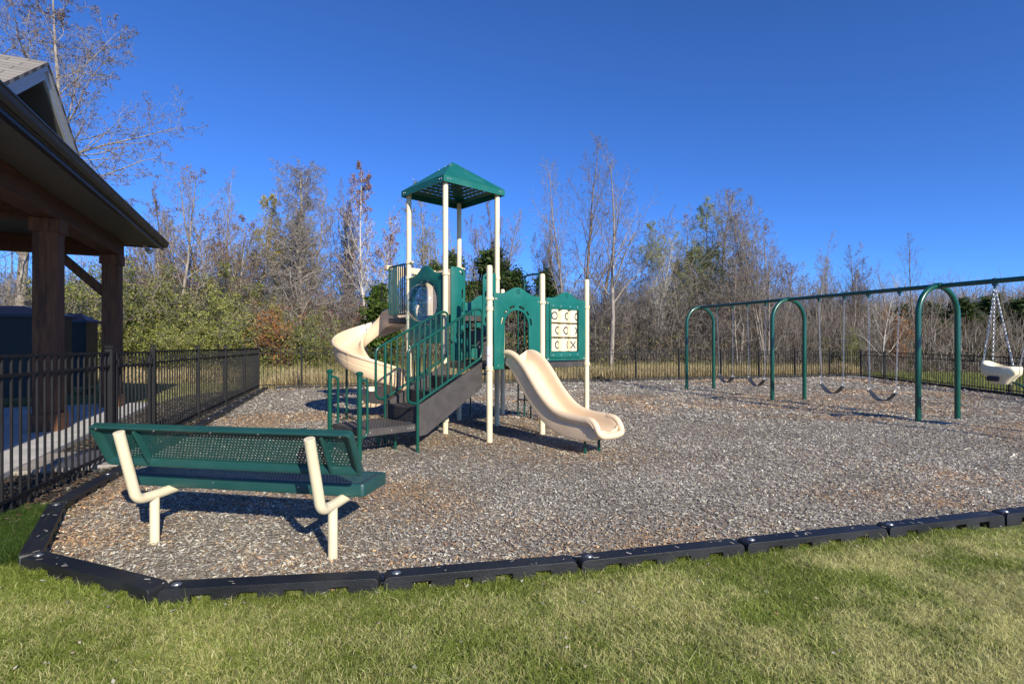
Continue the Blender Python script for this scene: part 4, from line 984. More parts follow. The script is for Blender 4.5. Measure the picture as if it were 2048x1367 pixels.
# soffit / ceiling
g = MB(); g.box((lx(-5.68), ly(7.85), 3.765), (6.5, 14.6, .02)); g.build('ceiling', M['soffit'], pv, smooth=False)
pbox('fascia', -2.475, -2.45, .5, 15.16, 3.70, 3.90, M['gutter'])
pbox('fascia', -8.93, -8.905, .5, 15.16, 3.70, 3.90, M['gutter'])
pbox('rake_fascia', -8.90, -2.48, 15.13, 15.155, 3.735, 3.80, M['gutter'])
pbox('soffit_edge', -2.56, -2.48, .5, 15.12, 3.735, 3.754, M['gutter'], .004)
# gutter profile run along the eave
prof = [(-2.448, 3.885), (-2.448, 3.765), (-2.40, 3.765), (-2.372, 3.80), (-2.362, 3.835), (-2.352, 3.865), (-2.335, 3.872), (-2.335, 3.890), (-2.350, 3.890), (-2.358, 3.872), (-2.375, 3.84), (-2.392, 3.785), (-2.44, 3.775)]
g = MB(); g.loft([[(lx(r), ly(e), z) for r, z in prof] for e in (.5, 15.24)]); 
g.build('gutter', M['gutter'], pv)
def uvquad(name, pts, m, parent, th=.03):
    me = bpy.data.meshes.new(name); me.from_pydata([tuple(p) for p in pts], [], [tuple(range(len(pts)))]); uv = me.uv_layers.new(name='UVMap')
    P = [Vector(p) for p in pts]; ux = (P[1] - P[0]).normalized(); nn = ux.cross(P[-1] - P[0]).normalized(); uy = nn.cross(ux)
    for li, lp in enumerate(me.loops): d = P[lp.vertex_index] - P[0]; uv.data[li].uv = (d.dot(ux), d.dot(uy))
    o = link(name, me, m, parent, smooth=False); s = o.modifiers.new('t', 'SOLIDIFY'); s.thickness = th; s.offset = 0; return o
rp_ = lambda r, e, z: (lx(r), ly(e), z)
uvquad('roof', [rp_(-2.40, .4, 3.91), rp_(-2.40, 15.26, 3.91), rp_(-5.68, 15.26, 5.45), rp_(-5.68, .4, 5.45)], M['shingle'], pv)
uvquad('roof', [rp_(-8.97, 15.26, 3.91), rp_(-8.97, .4, 3.91), rp_(-5.68, .4, 5.45), rp_(-5.68, 15.26, 5.45)], M['shingle'], pv)
g = MB()
for e in (15.0, .7): g.add([rp_(-2.6, e, 3.80), rp_(-8.8, e, 3.80), rp_(-5.68, e, 5.40)], [(0, 1, 2)])
g.build('end_wall', M['siding'] if False else M['gutter'], pv, smooth=False)
# the small gable
gb_ = empty('gable'); gb_.parent = pv
ea, zp, e0, e1, zg = 7.70, 4.62, 6.46, 8.94, 3.80
er = (zp - 3.90) / ((zp - zg) / (ea - e0))
uvquad('gable_roof', [rp_(-4.6, ea - er, 3.90), rp_(-2.355, ea - er, 3.90), rp_(-2.355, ea, zp), rp_(-4.6, ea, zp)], M['shingle'], gb_, .035)
uvquad('gable_roof', [rp_(-2.355, ea + er, 3.90), rp_(-4.6, ea + er, 3.90), rp_(-4.6, ea, zp), rp_(-2.355, ea, zp)], M['shingle'], gb_, .035)
def rake(inn, wd, rr, th, m, name, drop=.02):
    cs = math.cos(math.atan2(zp - zg, ea - e0)); k_ = (zp - zg) / (ea - e0)
    t0 = zp - drop - inn / cs; t1 = t0 - wd / cs; zmin = 3.885
    pts = [(ea, t0), (ea - (t0 - zmin) / k_, zmin), (ea - (t1 - zmin) / k_, zmin), (ea, t1)]
    for sgn in (1, -1):
        vs = [Vector((lx(r), ly(ea + sgn * (p[0] - ea)), p[1])) for r in (rr, rr - th) for p in pts]
        g = MB(); g.add(vs, [(0, 1, 2, 3), (7, 6, 5, 4), (0, 4, 5, 1), (1, 5, 6, 2), (2, 6, 7, 3), (3, 7, 4, 0)]); g.build(name, m, gb_, smooth=False)
rake(0, .14, -2.385, .03, M['trim'], 'rake_board'); rake(0, .055, -2.365, .02, M['trim'], 'rake_moulding', .018)
rake(.14, .03, -2.42, .34, M['soffit'], 'gable_soffit')
uvquad('gable_wall', [rp_(-2.72, e0, 3.80), rp_(-2.72, e1, 3.80), rp_(-2.72, ea, 4.55)], M['siding'], gb_, .02)

# flood lamp under the roof corner
fle = empty('flood_lamp', PV + rv * (-2.80 + 3.3) + ev * 5.0 + Vector((0, 0, 3.755)), R(23.9), 'small pale flood lamp hanging under the far roof corner of the pavilion', 'lamp')
g = MB(); g.lathe((0, 0, -.035), [(.055, .035), (.055, .01), (.03, 0), (0, 0)], 16); g.tube([(0, 0, -.03), (.03, -.02, -.09)], .014, 8); g.build('lamp_mount', M['lamp_white'], fle)
g = MB(); g.lathe((.02, -.01, -.08), [(.0, -.01), (.03, .0), (.042, .03), (.062, .10), (.068, .13), (.060, .133), (0, .125)], 18, (.75, -.3, -.45)); g.build('lamp_head', M['lamp_white'], fle)

# mailbox kiosks beyond the pavilion
def kiosk(cx_, cy_, wd, dp_, h, rot, label, texts=None):
    e = empty('mailbox_kiosk', (cx_, cy_, 0), rot, label, 'mailbox kiosk')
    g = MB(); g.box((0, 0, h / 2 + .1), (wd, dp_, h - .2)); g.build('cabinet', M['darkbox'], e, smooth=False, bevel=.01)
    for sg in (-1, 1): MB().box((sg * (wd / 2 - .10), 0, .05), (.1, dp_ * .7, .16)).build('foot', M['darkbox'], e)
    g = MB(); g.box((wd / 2 + .012, 0, h / 2 + .1), (.02, dp_ * .98, h - .26)); g.build('side_cover', M['bronze'], e, smooth=False)
    a, b = wd / 2 + .08, dp_ / 2 + .1; z = h
    g = MB(); g.add([(-a, -b, z - .05), (a, -b, z - .05), (a, b, z - .05), (-a, b, z - .05), (-a, -b, z + .02), (a, -b, z + .02), (a, b, z + .02), (-a, b, z + .02), (-a * .3, 0, z + .24), (a * .3, 0, z + .24)],
      [(3, 2, 1, 0), (0, 1, 5, 4), (1, 2, 6, 5), (2, 3, 7, 6), (3, 0, 4, 7), (4, 5, 9, 8), (5, 6, 9), (6, 7, 8, 9), (7, 4, 8)]); g.build('roof', M['navy'], e, smooth=False)
    if texts:
        for i, t in enumerate(texts):
            zz = 1.93 - i * .158 - (.35 if i > 3 else 0)
            text_mesh(t, .085, M['label'], 'unit_number', e, lambda s, tt, z, zz=zz: Vector((s - .02, -dp_ / 2 - .004 - tt, zz + z)))
    return e
kiosk(-12.05, 12.75, 2.3, .8, 2.12, R(8), 'wide black mailbox cabinet with navy roof, at the left edge under the pavilion')
kiosk(-12.98, 15.9, .84, .62, 2.12, R(12), 'narrow black mailbox cabinet with white unit numbers, between the pavilion posts', ['3656', '3660', '3661', '3664', '760', '764', '770'])
# concrete pad in front of the gate
pd = MB(); pd.box((0, 0, 0), (1.5, 1.1, .07)); tag(pd.build('concrete_pad', M['paver'], None, bevel=.008, loc=PV + rv * (-1.92 + 3.3) + ev * -1.9 + Vector((0, 0, .005)), rotz=R(23.9)), kind='structure')

# ------------------------------------------------------------------ trees
def rvec(rnd): return Vector((rnd.gauss(0, 1), rnd.gauss(0, 1), rnd.gauss(0, 1)))
def grow(seed, P):
    rnd = random.Random(seed); S = {}
    tips = []
    def br(p, d, L, r, lev):
        n = P['seg'][lev]; pts = [p.copy()]; q = p.copy(); d = d.copy()
        for i in range(n):
            d = (d + rvec(rnd) * P['jit'][lev] + Vector((0, 0, P['up'][lev]))).normalized(); q = q + d * (L / n); pts.append(q.copy())
        rr = [max(P.get('rmin', .003), r * (1 - (1 - P['tap'][lev]) * i / n)) for i in range(n + 1)]
        S.setdefault(lev, []).append((pts, rr))
        if lev >= P['lev']:
            tips.append(pts); return
        N = P['n'][lev] if lev else P['n'][0]; st = P['start'][lev]
        N = max(1, int(N * rnd.uniform(.7, 1.2)))
        az = rnd.uniform(0, 6.28)
        for c in range(N):
            t = st + (1 - st) * (c + rnd.random()) / N; t = min(t, .995); k_ = t * n; i = int(k_); f_ = k_ - i
            pos = pts[i].lerp(pts[i + 1], f_); dd = (pts[i + 1] - pts[i]).normalized(); az += 2.4 + rnd.uniform(-.5, .5)
            a = Vector((0, 0, 1)) if abs(dd.z) < .9 else Vector((1, 0, 0)); x = dd.cross(a).normalized(); y = dd.cross(x)
            an = R(P['ang'][lev] * rnd.uniform(.7, 1.3)); nd = dd * math.cos(an) + (x * math.cos(az) + y * math.sin(az)) * math.sin(an)
            if lev == 0: ln = P['L1'](t) * L * rnd.uniform(.75, 1.2)
            else: ln = L * P['rat'][lev] * (1 - .55 * t) * rnd.uniform(.7, 1.3)
            rc = rr[i] * P['rr'][lev] * (1 if lev else min(1, .4 + ln / L * 1.6))
            br(pos, nd, ln, rc, lev + 1)
    stems = P.get('stems', 1)
    for s in range(stems):
        a = rnd.uniform(0, 6.28); lean = P.get('lean', .03) if stems == 1 else P.get('spread', .18)
        d = Vector((math.cos(a) * lean, math.sin(a) * lean, 1)).normalized(); f_ = 1 if s == 0 else rnd.uniform(.65, .98)
        br(Vector((math.cos(a) * .12 * (s > 0), math.sin(a) * .12 * (s > 0), -.05)), d, P['H'] * f_, P['r'] * (1 if s == 0 else .7), 0)
    return S, tips
def tubes_np(items, sides):
    P_ = np.array([[tuple(p) for p in pts] for pts, rr in items]); Rr = np.array([rr for pts, rr in items]); nb, m, _ = P_.shape
    d = P_[:, -1] - P_[:, 0]; d /= np.linalg.norm(d, axis=1, keepdims=True) + 1e-9
    a = np.where(np.abs(d[:, 2:3]) < .9, np.array([[0, 0, 1.0]]), np.array([[1.0, 0, 0]])); x = np.cross(d, a); x /= np.linalg.norm(x, axis=1, keepdims=True); y = np.cross(d, x)
    th = 2 * np.pi * np.arange(sides) / sides
    off = x[:, None, None, :] * np.cos(th)[None, None, :, None] + y[:, None, None, :] * np.sin(th)[None, None, :, None]
    V = P_[:, :, None, :] + off * Rr[:, :, None, None]; V = V.reshape(-1, 3)
    b = (np.arange(nb) * m * sides)[:, None, None, None]; i = (np.arange(m - 1) * sides)[None, :, None, None]; j = np.arange(sides)[None, None, :, None]; j2 = (j + 1) % sides
    Fq = np.concatenate([b + i + j, b + i + j2, b + i + sides + j2, b + i + sides + j], 3).reshape(-1, 4)
    return V, Fq
def leaf_quads(c, size, cols, rs_, jitter=.25, flat=0):
    n = len(c); u = rs_.normal(size=(n, 3)); u /= np.linalg.norm(u, axis=1, keepdims=True); w_ = rs_.normal(size=(n, 3)); v = np.cross(u, w_); v /= np.linalg.norm(v, axis=1, keepdims=True)
    s = size * rs_.uniform(.6, 1.4, (n, 1)); c = c + rs_.normal(size=(n, 3)) * jitter * size
    V = np.stack([c - u * s, c - v * s * .45, c + u * s, c + v * s * .45], 1).reshape(-1, 3)
    col = np.array(cols)[rs_.randint(0, len(cols), n)] * rs_.uniform(.65, 1.35, (n, 1)); return V, np.repeat(col, 4, 0)
def make_tree(name, seed, P, bark_m, leaves=None, far=False):
    """Empty > trunk, branches, leaves; leaves = (how many, size, colours, jitter)"""
    e = empty(name); S, tips = grow(seed, P)
    V, Fq = tubes_np(S[0], 8); np_mesh('trunk', V, Fq, bark_m, parent=e, smooth=True)
    acc = [tubes_np(S[l], {1: 5, 2: 4}.get(l, 3)) for l in sorted(S) if l > 0]
    Vs = []; Fs = []; k_ = 0
    for v, f in acc: Vs.append(v); Fs.append(f + k_); k_ += len(v)
    np_mesh('branches', np.concatenate(Vs), np.concatenate(Fs), bark_m, parent=e, smooth=True)
    if leaves:
        n, size, cols, jit = leaves; rs_ = np.random.RandomState(seed + 7)
        T = np.array([[tuple(p) for p in pts] for pts in tips]); zr = T[:, -1, 2]
        w_ = P['leafw'](zr / max(zr)) if 'leafw' in P else np.ones(len(T)); cl = vnoise(T[:, -1, 0] * .9 + 20, T[:, -1, 2] * .9 + 20, seed, 3, .7); w_ = w_ * np.clip((cl - .25) * 2.5, .15, 1.2)
        idx = rs_.choice(len(T), n, p=w_ / w_.sum()); f_ = rs_.rand(n, 1) * .9 + .1; i0 = np.minimum((f_ * (T.shape[1] - 1)).astype(int), T.shape[1] - 2)[:, 0]; fr_ = f_ * (T.shape[1] - 1) - i0[:, None]
        c = T[idx, i0] * (1 - fr_) + T[idx, i0 + 1] * fr_
        V, K = leaf_quads(c, size, cols, rs_, jit); np_mesh('leaves', V, np.arange(len(V)).reshape(-1, 4), M['leaf'], K, parent=e)
    return e
RUST = [[.26, .12, .075], [.32, .16, .10], [.20, .085, .06], [.30, .19, .12]]
OLIVE = [[.24, .24, .045], [.32, .30, .07], [.18, .20, .04], [.36, .30, .10], [.28, .20, .07]]
YELLOW = [[.42, .36, .06], [.36, .30, .06], [.26, .28, .05], [.46, .34, .08]]
BROWN = [[.20, .11, .055], [.26, .15, .07], [.15, .08, .04], [.30, .21, .10]]
GREEN = [[.09, .12, .03], [.13, .16, .04], [.17, .195, .05], [.065, .09, .02], [.25, .25, .08]]
CEDAR = [[.028, .055, .014], [.04, .08, .02], [.055, .10, .024], [.07, .10, .03]]
ORANGE = [[.42, .17, .05], [.50, .24, .08], [.33, .12, .04]]
base = dict(seg=[14, 7, 5, 4, 3], jit=[.035, .10, .13, .16, .2], up=[.02, .07, .05, .03, .0], tap=[.12, .2, .3, .5, .6], n=[24, 8, 5, 3], start=[.28, .15, .1, .1], ang=[48, 42, 42, 45], rat=[0, .50, .52, .55], rr=[.50, .58, .6, .62], lev=4, rmin=.0055)
def PP(**k_): d = dict(base); d.update(k_); return d
bump_ = lambda lo, hi, p=1.0: (lambda t: lo + (hi - lo) * math.sin(math.pi * min(1, max(0, t)) ** p))
KIND = {
 'tall': PP(H=13, r=.14, L1=lambda t: .38 * (1.05 - t) + .07, n=[20, 7, 5, 3], rr=[.5, .6, .62, .65], ang=[40, 40, 42, 42], up=[.02, .12, .09, .05, .0], start=[.30, .2, .15, .1]),
 'fan': PP(H=11, r=.10, stems=4, spread=.22, L1=lambda t: .32 * (1.05 - t) + .06, n=[17, 8, 6, 3], ang=[30, 34, 36, 40], up=[.015, .14, .1, .05, 0]),
 'vine': PP(H=13, r=.22, L1=lambda t: .19 * (1.15 - t) ** .6 + .05 * math.sin(t * 9) ** 2, n=[80, 10, 7, 5], ang=[55, 50, 50, 50], start=[.12, .05, .1, .1], jit=[.04, .2, .25, .28, .3], up=[.02, .03, -.01, -.06, -.08]),
 'rust': PP(H=12, r=.12, stems=2, spread=.07, L1=lambda t: .28 * (1 - t) + .06, n=[30, 8, 5, 4], ang=[38, 38, 42, 45], up=[.01, .14, .08, .04, 0], leafw=lambda z: np.clip((z - .25) * 2, .1, 1)),
 'round': PP(H=11, r=.13, stems=3, spread=.16, L1=lambda t: .30 * math.sin(math.pi * min(.98, .25 + .75 * t)) + .05, n=[18, 8, 5, 3], ang=[44, 42, 44, 48], up=[.02, .09, .05, .01, -.01]),
 'big': PP(H=15, r=.20, L1=lambda t: .58 * (1.15 - t), n=[24, 11, 8, 5], ang=[58, 44, 44, 48], start=[.30, .15, .1, .1], up=[.01, .04, .02, .01, 0], jit=[.05, .12, .16, .2, .25]),
 'sapling': PP(H=8, r=.05, L1=lambda t: .28 * (1.05 - t) + .04, n=[15, 5, 3], ang=[38, 38, 40, 42], lev=3, seg=[12, 6, 4, 3], up=[.01, .10, .08, .04], start=[.25, .15, .1, .1]),
 'pale': PP(H=9, r=.07, L1=lambda t: .42 * (1.02 - t) + .03, n=[34, 6, 4], ang=[55, 40, 40, 42], lev=3, seg=[12, 8, 4, 3], up=[0, .13, .10, .04], start=[.15, .15, .1, .1]),
 'tangle': PP(H=5, r=.07, stems=5, spread=.5, L1=lambda t: .5, n=[9, 6, 5, 4], ang=[50, 50, 50, 55], jit=[.14, .2, .25, .3, .3], up=[-.03, -.02, -.04, -.05, 0], start=[.2, .15, .1, .1]),
 'brushy': PP(H=6, r=.05, stems=6, spread=.35, L1=lambda t: .30, n=[14, 6, 5, 3], ang=[38, 42, 45, 50], jit=[.06, .12, .18, .22, .25], up=[.03, .04, .02, 0, 0], start=[.1, .1, .1, .1]),
 'shrub': PP(H=3.0, r=.03, stems=8, spread=.55, L1=lambda t: .40, n=[10, 6, 4], ang=[42, 45, 48], lev=3, seg=[6, 4, 3, 2], jit=[.08, .14, .18, .2], up=[.01, .03, .02, 0], start=[.1, .1, .1, .1]),
}
protos = {}
def cedar(name, seed, H, rad, n, cols, dens=1.0):
    """conical evergreen: trunk, boughs, and sprays of small leaf clumps along the boughs"""
    e = empty(name); rnd = random.Random(seed); rs_ = np.random.RandomState(seed)
    V, Fq = tubes_np([([Vector((0, 0, -.05 + H * i / 8)) for i in range(9)], [.12 * (1 - i / 8.5) for i in range(9)])], 8); np_mesh('trunk', V, Fq, M['bark_brown'], parent=e, smooth=True)
    items = []; cen = []
    for i in range(int(150 * dens)):
        t = rnd.random() ** .85; z = H * (.06 + .92 * t); a = rnd.uniform(0, 6.28); L = rad * (1.02 - t) ** .75 * rnd.uniform(.55, 1.12) + .1
        d = Vector((math.cos(a), math.sin(a), rnd.uniform(.15, .65))); pts = []; p = Vector((0, 0, z))
        for k_ in range(5): pts.append(p.copy()); p = p + d * (L / 4.5); d.z += .06
        items.append((pts, [.02 * (1 - k_ / 6) for k_ in range(5)]))
        m_ = int(n / 150 / dens * (.4 + L / rad))
        f_ = rs_.uniform(.2, 1.05, m_); base_ = np.array([[tuple(pts[0].lerp(pts[-1], f__))] for f__ in f_]).reshape(-1, 3)
        cen.append(base_ + rs_.normal(size=(m_, 3)) * np.array([.11, .11, .09]) * (1.3 - f_[:, None] * .5) * (rad / 1.2))
    V, Fq = tubes_np(items, 3); np_mesh('branches', V, Fq, M['bark_brown'], parent=e)
    c = np.concatenate(cen); V, K = leaf_quads(c, .062 * rad / 1.2, cols, rs_, .5); np_mesh('needles', V, np.arange(len(V)).reshape(-1, 4), M['leaf'], K, parent=e); return e
def proto(key, name, variant):
    kk = (key, variant)
    if kk in protos: return protos[kk]
    sd_ = 100 + variant * 17 + len(key); lv = None; bk_ = M['bark_grey']; P = KIND.get(key.split('_')[0])
    opt = key.split('_')[1] if '_' in key else None
    if opt == 'rust': lv = (7000, .05, RUST + [[.34, .18, .12]], 1.2)
    if opt == 'olive': lv = (7000, .055, OLIVE, 1.5)
    if opt == 'yellow': lv = (8000, .055, YELLOW, 1.5)
    if opt == 'brown': lv = (5200, .06, BROWN, 1.5)
    if opt == 'few': lv = (1600, .05, BROWN + RUST[:1], 1.0)
    if opt == 'dots': lv = (12000, .034, [[.10, .06, .05], [.16, .09, .06], [.22, .13, .08]], 1.0)
    if opt == 'willow': lv = (24000, .045, [[.30, .34, .10], [.38, .40, .15], [.24, .29, .09], [.30, .28, .12]], 2.0)
    if opt == 'green': lv = (16000, .036, GREEN + OLIVE[:2], 2.0)
    if opt == 'lime': lv = (16000, .036, [[.22, .25, .05], [.30, .32, .075], [.16, .185, .04], [.37, .35, .10]], 2.0)
    if opt == 'orange': lv = (4500, .05, ORANGE + BROWN[:2], 2.0)
    if opt == 'red': lv = (2200, .05, [[.26, .09, .06], [.22, .09, .06], [.30, .15, .08]], 2.0)
    if opt in ('brown', 'vine') or key == 'vine': bk_ = M['bark_grey']
    if key.startswith('pale'): bk_ = M['bark_pale']
    if key in ('tall', 'fan') and variant % 2: bk_ = M['bark_brown']
    if key.startswith('rust'): bk_ = M['bark_pale']
    e = make_tree(name, sd_, P, bk_, lv); protos[kk] = (e, P['H'], [False]); return protos[kk]
rt = random.Random(77)
def tree(px, top, Y, key, name, label, cat, group, variant=0, wide=1.0, H=None, rot=None):
    e, H0, used = proto(key, name, variant)
    if used[0]: e = copy_tree(e)
    used[0] = True
    X = (px - 1024) * Y / F_PX; h = H or (EYE + (HOR - top) * Y / F_PX); s = h / H0 * (1.0 if key not in ('vine',) else .96)
    e.location = (X, Y, -.03); e.rotation_euler = (0, 0, rt.uniform(0, 6.28) if rot is None else rot); e.scale = (s * wide, s * wide, s)
    return tag(e, label, cat, group)
TG = 'bare trees beyond the far fence'
# left side, behind and beside the pavilion
tree(20, -60, 23, 'big_dots', 'spreading_tree', 'huge spreading tree with pale trunk and tiny dark leaves above the pavilion roof', 'tree', TG, 0, 1.0, rot=1.0)
tree(-150, -40, 25, 'big_dots', 'spreading_tree', 'huge spreading tree at the far left behind the pavilion roof', 'tree', TG, 0, 1.0, rot=3.9)
tree(330, 335, 27, 'round_few', 'bare_tree', 'thin branched tree with few leaves just right of the pavilion eave', 'tree', TG, 0, .95)
tree(395, 420, 30, 'round_brown', 'brown_leaved_tree', 'brown leaved tree behind the green brush at the left', 'tree', TG, 0, 1.0)
tree(455, 345, 31, 'fan', 'bare_tree', 'bare many stemmed tree rising above the brown leaved trees', 'tree', TG, 0, .9)
tree(470, 440, 29, 'round_brown', 'brown_leaved_tree', 'broad tree with dense rust brown leaves left of the yellow one', 'tree', TG, 1, .9)
tree(525, 405, 29, 'tall_yellow', 'yellowing_tree', 'slim tree with thin yellow green leaves above the left fence corner', 'tree', TG, 0, .95)
tree(575, 430, 33, 'tall', 'bare_tree', 'bare tree close left of the vine covered column', 'tree', TG, 1, 1.0)
tree(622, 296, 27, 'vine', 'vine_covered_tree', 'tall dense columnar tree covered in bare vines, above the fence corner', 'tree', TG, 0, 1.25)
tree(665, 430, 34, 'sapling', 'sapling', 'slender bare tree between the vine column and the rust leaved tree', 'tree', TG, 1, 1.1)
tree(742, 340, 28, 'rust_rust', 'rust_leaved_tree', 'tall narrow tree with rust red leaves and pale stem left of the tower', 'tree', TG, 0, .95)
tree(700, 400, 32, 'sapling', 'sapling', 'thin bare tree left of the rust leaved tree', 'tree', TG, 0, 1.1)
tree(790, 420, 33, 'sapling', 'sapling', 'thin bare tree right of the rust leaved tree', 'tree', TG, 1, 1.0)
tree(848, 388, 30, 'round_olive', 'olive_leaved_tree', 'airy olive leaved tree directly behind the tower posts', 'tree', TG, 0, .85)
tree(950, 450, 33, 'sapling', 'sapling', 'thin bare tree seen between the right tower posts', 'tree', TG, 0, 1.0)
tree(1015, 395, 31, 'fan', 'bare_tree', 'bare upswept tree just right of the tower canopy', 'tree', TG, 1, .9)
tree(1075, 470, 33, 'tall', 'bare_tree', 'short bare tree right of the low climber post', 'tree', TG, 0, 1.0)
tree(1128, 340, 27, 'tall', 'bare_tree', 'bare slim tree, left one of the three tall trees right of the tower', 'tree', TG, 0, .8)
tree(1168, 292, 26, 'tall', 'bare_tree', 'tallest bare tree, middle of the three right of the tower', 'tree', TG, 1, .85)
tree(1222, 300, 25, 'tall', 'bare_tree', 'bare tree with long side limbs, right one of the three tall trees', 'tree', TG, 2, 1.05)
tree(1255, 480, 30, 'brushy', 'bare_tree', 'low dense bare tree right of the three tall trees', 'tree', TG, 0, 1.2)
tree(1303, 478, 28, 'rust', 'bare_tree', 'narrow cone shaped bare tree before the willow leaved one', 'tree', TG, 3, .9)
tree(1355, 446, 30, 'round_willow', 'willow_leaved_tree', 'tree with pale green leaves, left one of the right hand cluster', 'tree', TG, 0, .75)
tree(1425, 402, 29, 'round_willow', 'willow_leaved_tree', 'broad tree with pale green leaves above the farthest swing arch', 'tree', TG, 1, .9)
tree(1478, 415, 27, 'round_few', 'bare_tree', 'bare spreading tree left of the leaning tall one behind the swings', 'tree', TG, 1, .85)
tree(1532, 385, 27, 'fan', 'bare_tree', 'tall bare tree behind the second swing arch', 'tree', TG, 2, .95)
tree(1640, 465, 27, 'sapling', 'sapling', 'slim bare tree rising right of the second swing arch', 'tree', TG, 2, 1.0)
tree(1700, 480, 28, 'sapling', 'sapling', 'slim bare tree above the fence corner', 'tree', TG, 3, 1.0)
tree(1765, 545, 26.5, 'pale', 'pale_young_tree', 'young pale stemmed tree with whorled upswept twigs behind the nearest swing', 'tree', TG, 0, 1.0)
tree(1830, 472, 29, 'tall', 'bare_tree', 'bare tree with long upswept limbs left of the third arch', 'tree', TG, 3, .8)
tree(1900, 540, 31, 'sapling', 'sapling', 'leaning pale bare tree inside the third arch', 'tree', TG, 0, 1.2)
tree(2010, 560, 31, 'sapling', 'sapling', 'thin bare tree at the right edge behind the toddler swing', 'tree', TG, 2, 1.2)
for px, top, Y, v in ((600, 470, 38, 0), (860, 470, 40, 1), (920, 430, 39, 2), (990, 460, 40, 0), (1440, 470, 36, 1), (1500, 480, 38, 2), (1590, 520, 37, 3), (1660, 540, 39, 0), (1740, 550, 40, 1), (1880, 570, 42, 2), (1960, 560, 41, 3), (310, 450, 38, 2), (250, 430, 36, 3), (500, 430, 37, 0), (545, 450, 39, 1), (430, 420, 38, 2)):
    where = {600: 'behind the vine covered column', 860: 'behind the front tower post', 920: 'behind the back tower post', 990: 'behind the right tower post', 1440: 'behind the broad willow leaved tree', 1500: 'left of the second swing arch', 1590: 'inside the second swing arch', 1660: 'right of the second swing arch',
             1740: 'over the fence corner', 1880: 'inside the third swing arch', 1960: 'left of the toddler swing', 310: 'at the pavilion eave corner', 250: 'beside the second pavilion post', 500: 'behind the yellow tree', 545: 'over the left fence corner', 430: 'over the green shrubs'}[px]
    tree(px, top, Y, 'sapling' if v % 2 else 'tall', 'background_tree', 'thin bare tree far back in the wood, ' + where, 'tree', 'thin trees far back in the wood', v, 1.1)
for px, top, Y, key, v, wd, lab in ((285, 400, 30, 'round_few', 0, 1.1, 'finely twigged tree beside the pavilion eave corner with few brown leaves'), (365, 375, 33, 'fan', 1, 1.0, 'bare many stemmed tree behind the brown leaved one at the left'),
    (420, 370, 32, 'tall', 0, 1.2, 'bare tree between the two brown leaved trees, rising above them'), (498, 375, 34, 'fan', 0, 1.0, 'bare upswept tree left of the slim yellow one'), (552, 400, 31, 'round_yellow', 0, .9, 'yellow leaved tree right of the slim yellow one'),
    (590, 360, 32, 'fan', 2, 1.1, 'bare fan shaped tree close behind the vine covered column'), (668, 405, 31, 'round_few', 1, .9, 'finely twigged tree right of the vine covered column'), (715, 380, 33, 'fan', 1, .9, 'bare upswept tree behind the rust leaved tree'),
    (885, 420, 34, 'fan', 0, .9, 'bare tree seen through the tower posts'), (975, 430, 34, 'fan', 2, 1.0, 'bare tree behind the right tower post'), (1100, 420, 31, 'fan', 1, .9, 'bare many stemmed tree left of the three tall trees'), (1195, 380, 30, 'tall', 3, 1.1, 'bare tree behind and between the three tall trees'),
    (1385, 430, 31, 'round_few', 0, 1.0, 'finely twigged tree between the two willow leaved trees'), (1450, 395, 31, 'round_few', 1, 1.0, 'tall finely twigged tree behind the broad willow leaved one'), (1505, 420, 29, 'fan', 0, 1.0, 'bare upswept tree left of the second swing arch'), (1560, 440, 29, 'round_few', 0, .9, 'finely twigged tree directly behind the second swing arch'),
    (1615, 520, 31, 'fan', 0, 1.3, 'bare many stemmed tree inside the second swing arch'), (1668, 505, 31, 'fan', 2, 1.2, 'bare many stemmed tree between the second arch and the fence corner'), (1722, 500, 30, 'fan', 1, 1.2, 'bare many stemmed tree above the far right fence corner'), (1790, 530, 30, 'tall', 2, 1.1, 'bare tree just left of the third swing arch'),
    (1880, 575, 30, 'round_few', 1, 1.3, 'low finely twigged tree inside the third arch'), (1960, 585, 30, 'round_few', 0, 1.3, 'low finely twigged tree left of the toddler swing')):
    tree(px, top, Y, key, 'bare_tree' if 'yellow' not in key else 'yellowing_tree', lab, 'tree', TG, v, wd)
# pale tangled trees behind the mailboxes
tree(60, 430, 25, 'tangle', 'tangled_tree', 'pale tangled vines and stems behind the mailbox cabinets at the left', 'tree', TG, 0, .7)
tree(165, 500, 25, 'tangle', 'tangled_tree', 'pale hanging tangle of stems between the two pavilion posts', 'tree', TG, 1, .55)
tree(-40, 430, 25, 'tangle', 'tangled_tree', 'pale tangled stems at the left edge under the pavilion', 'tree', TG, 1, 1.2)
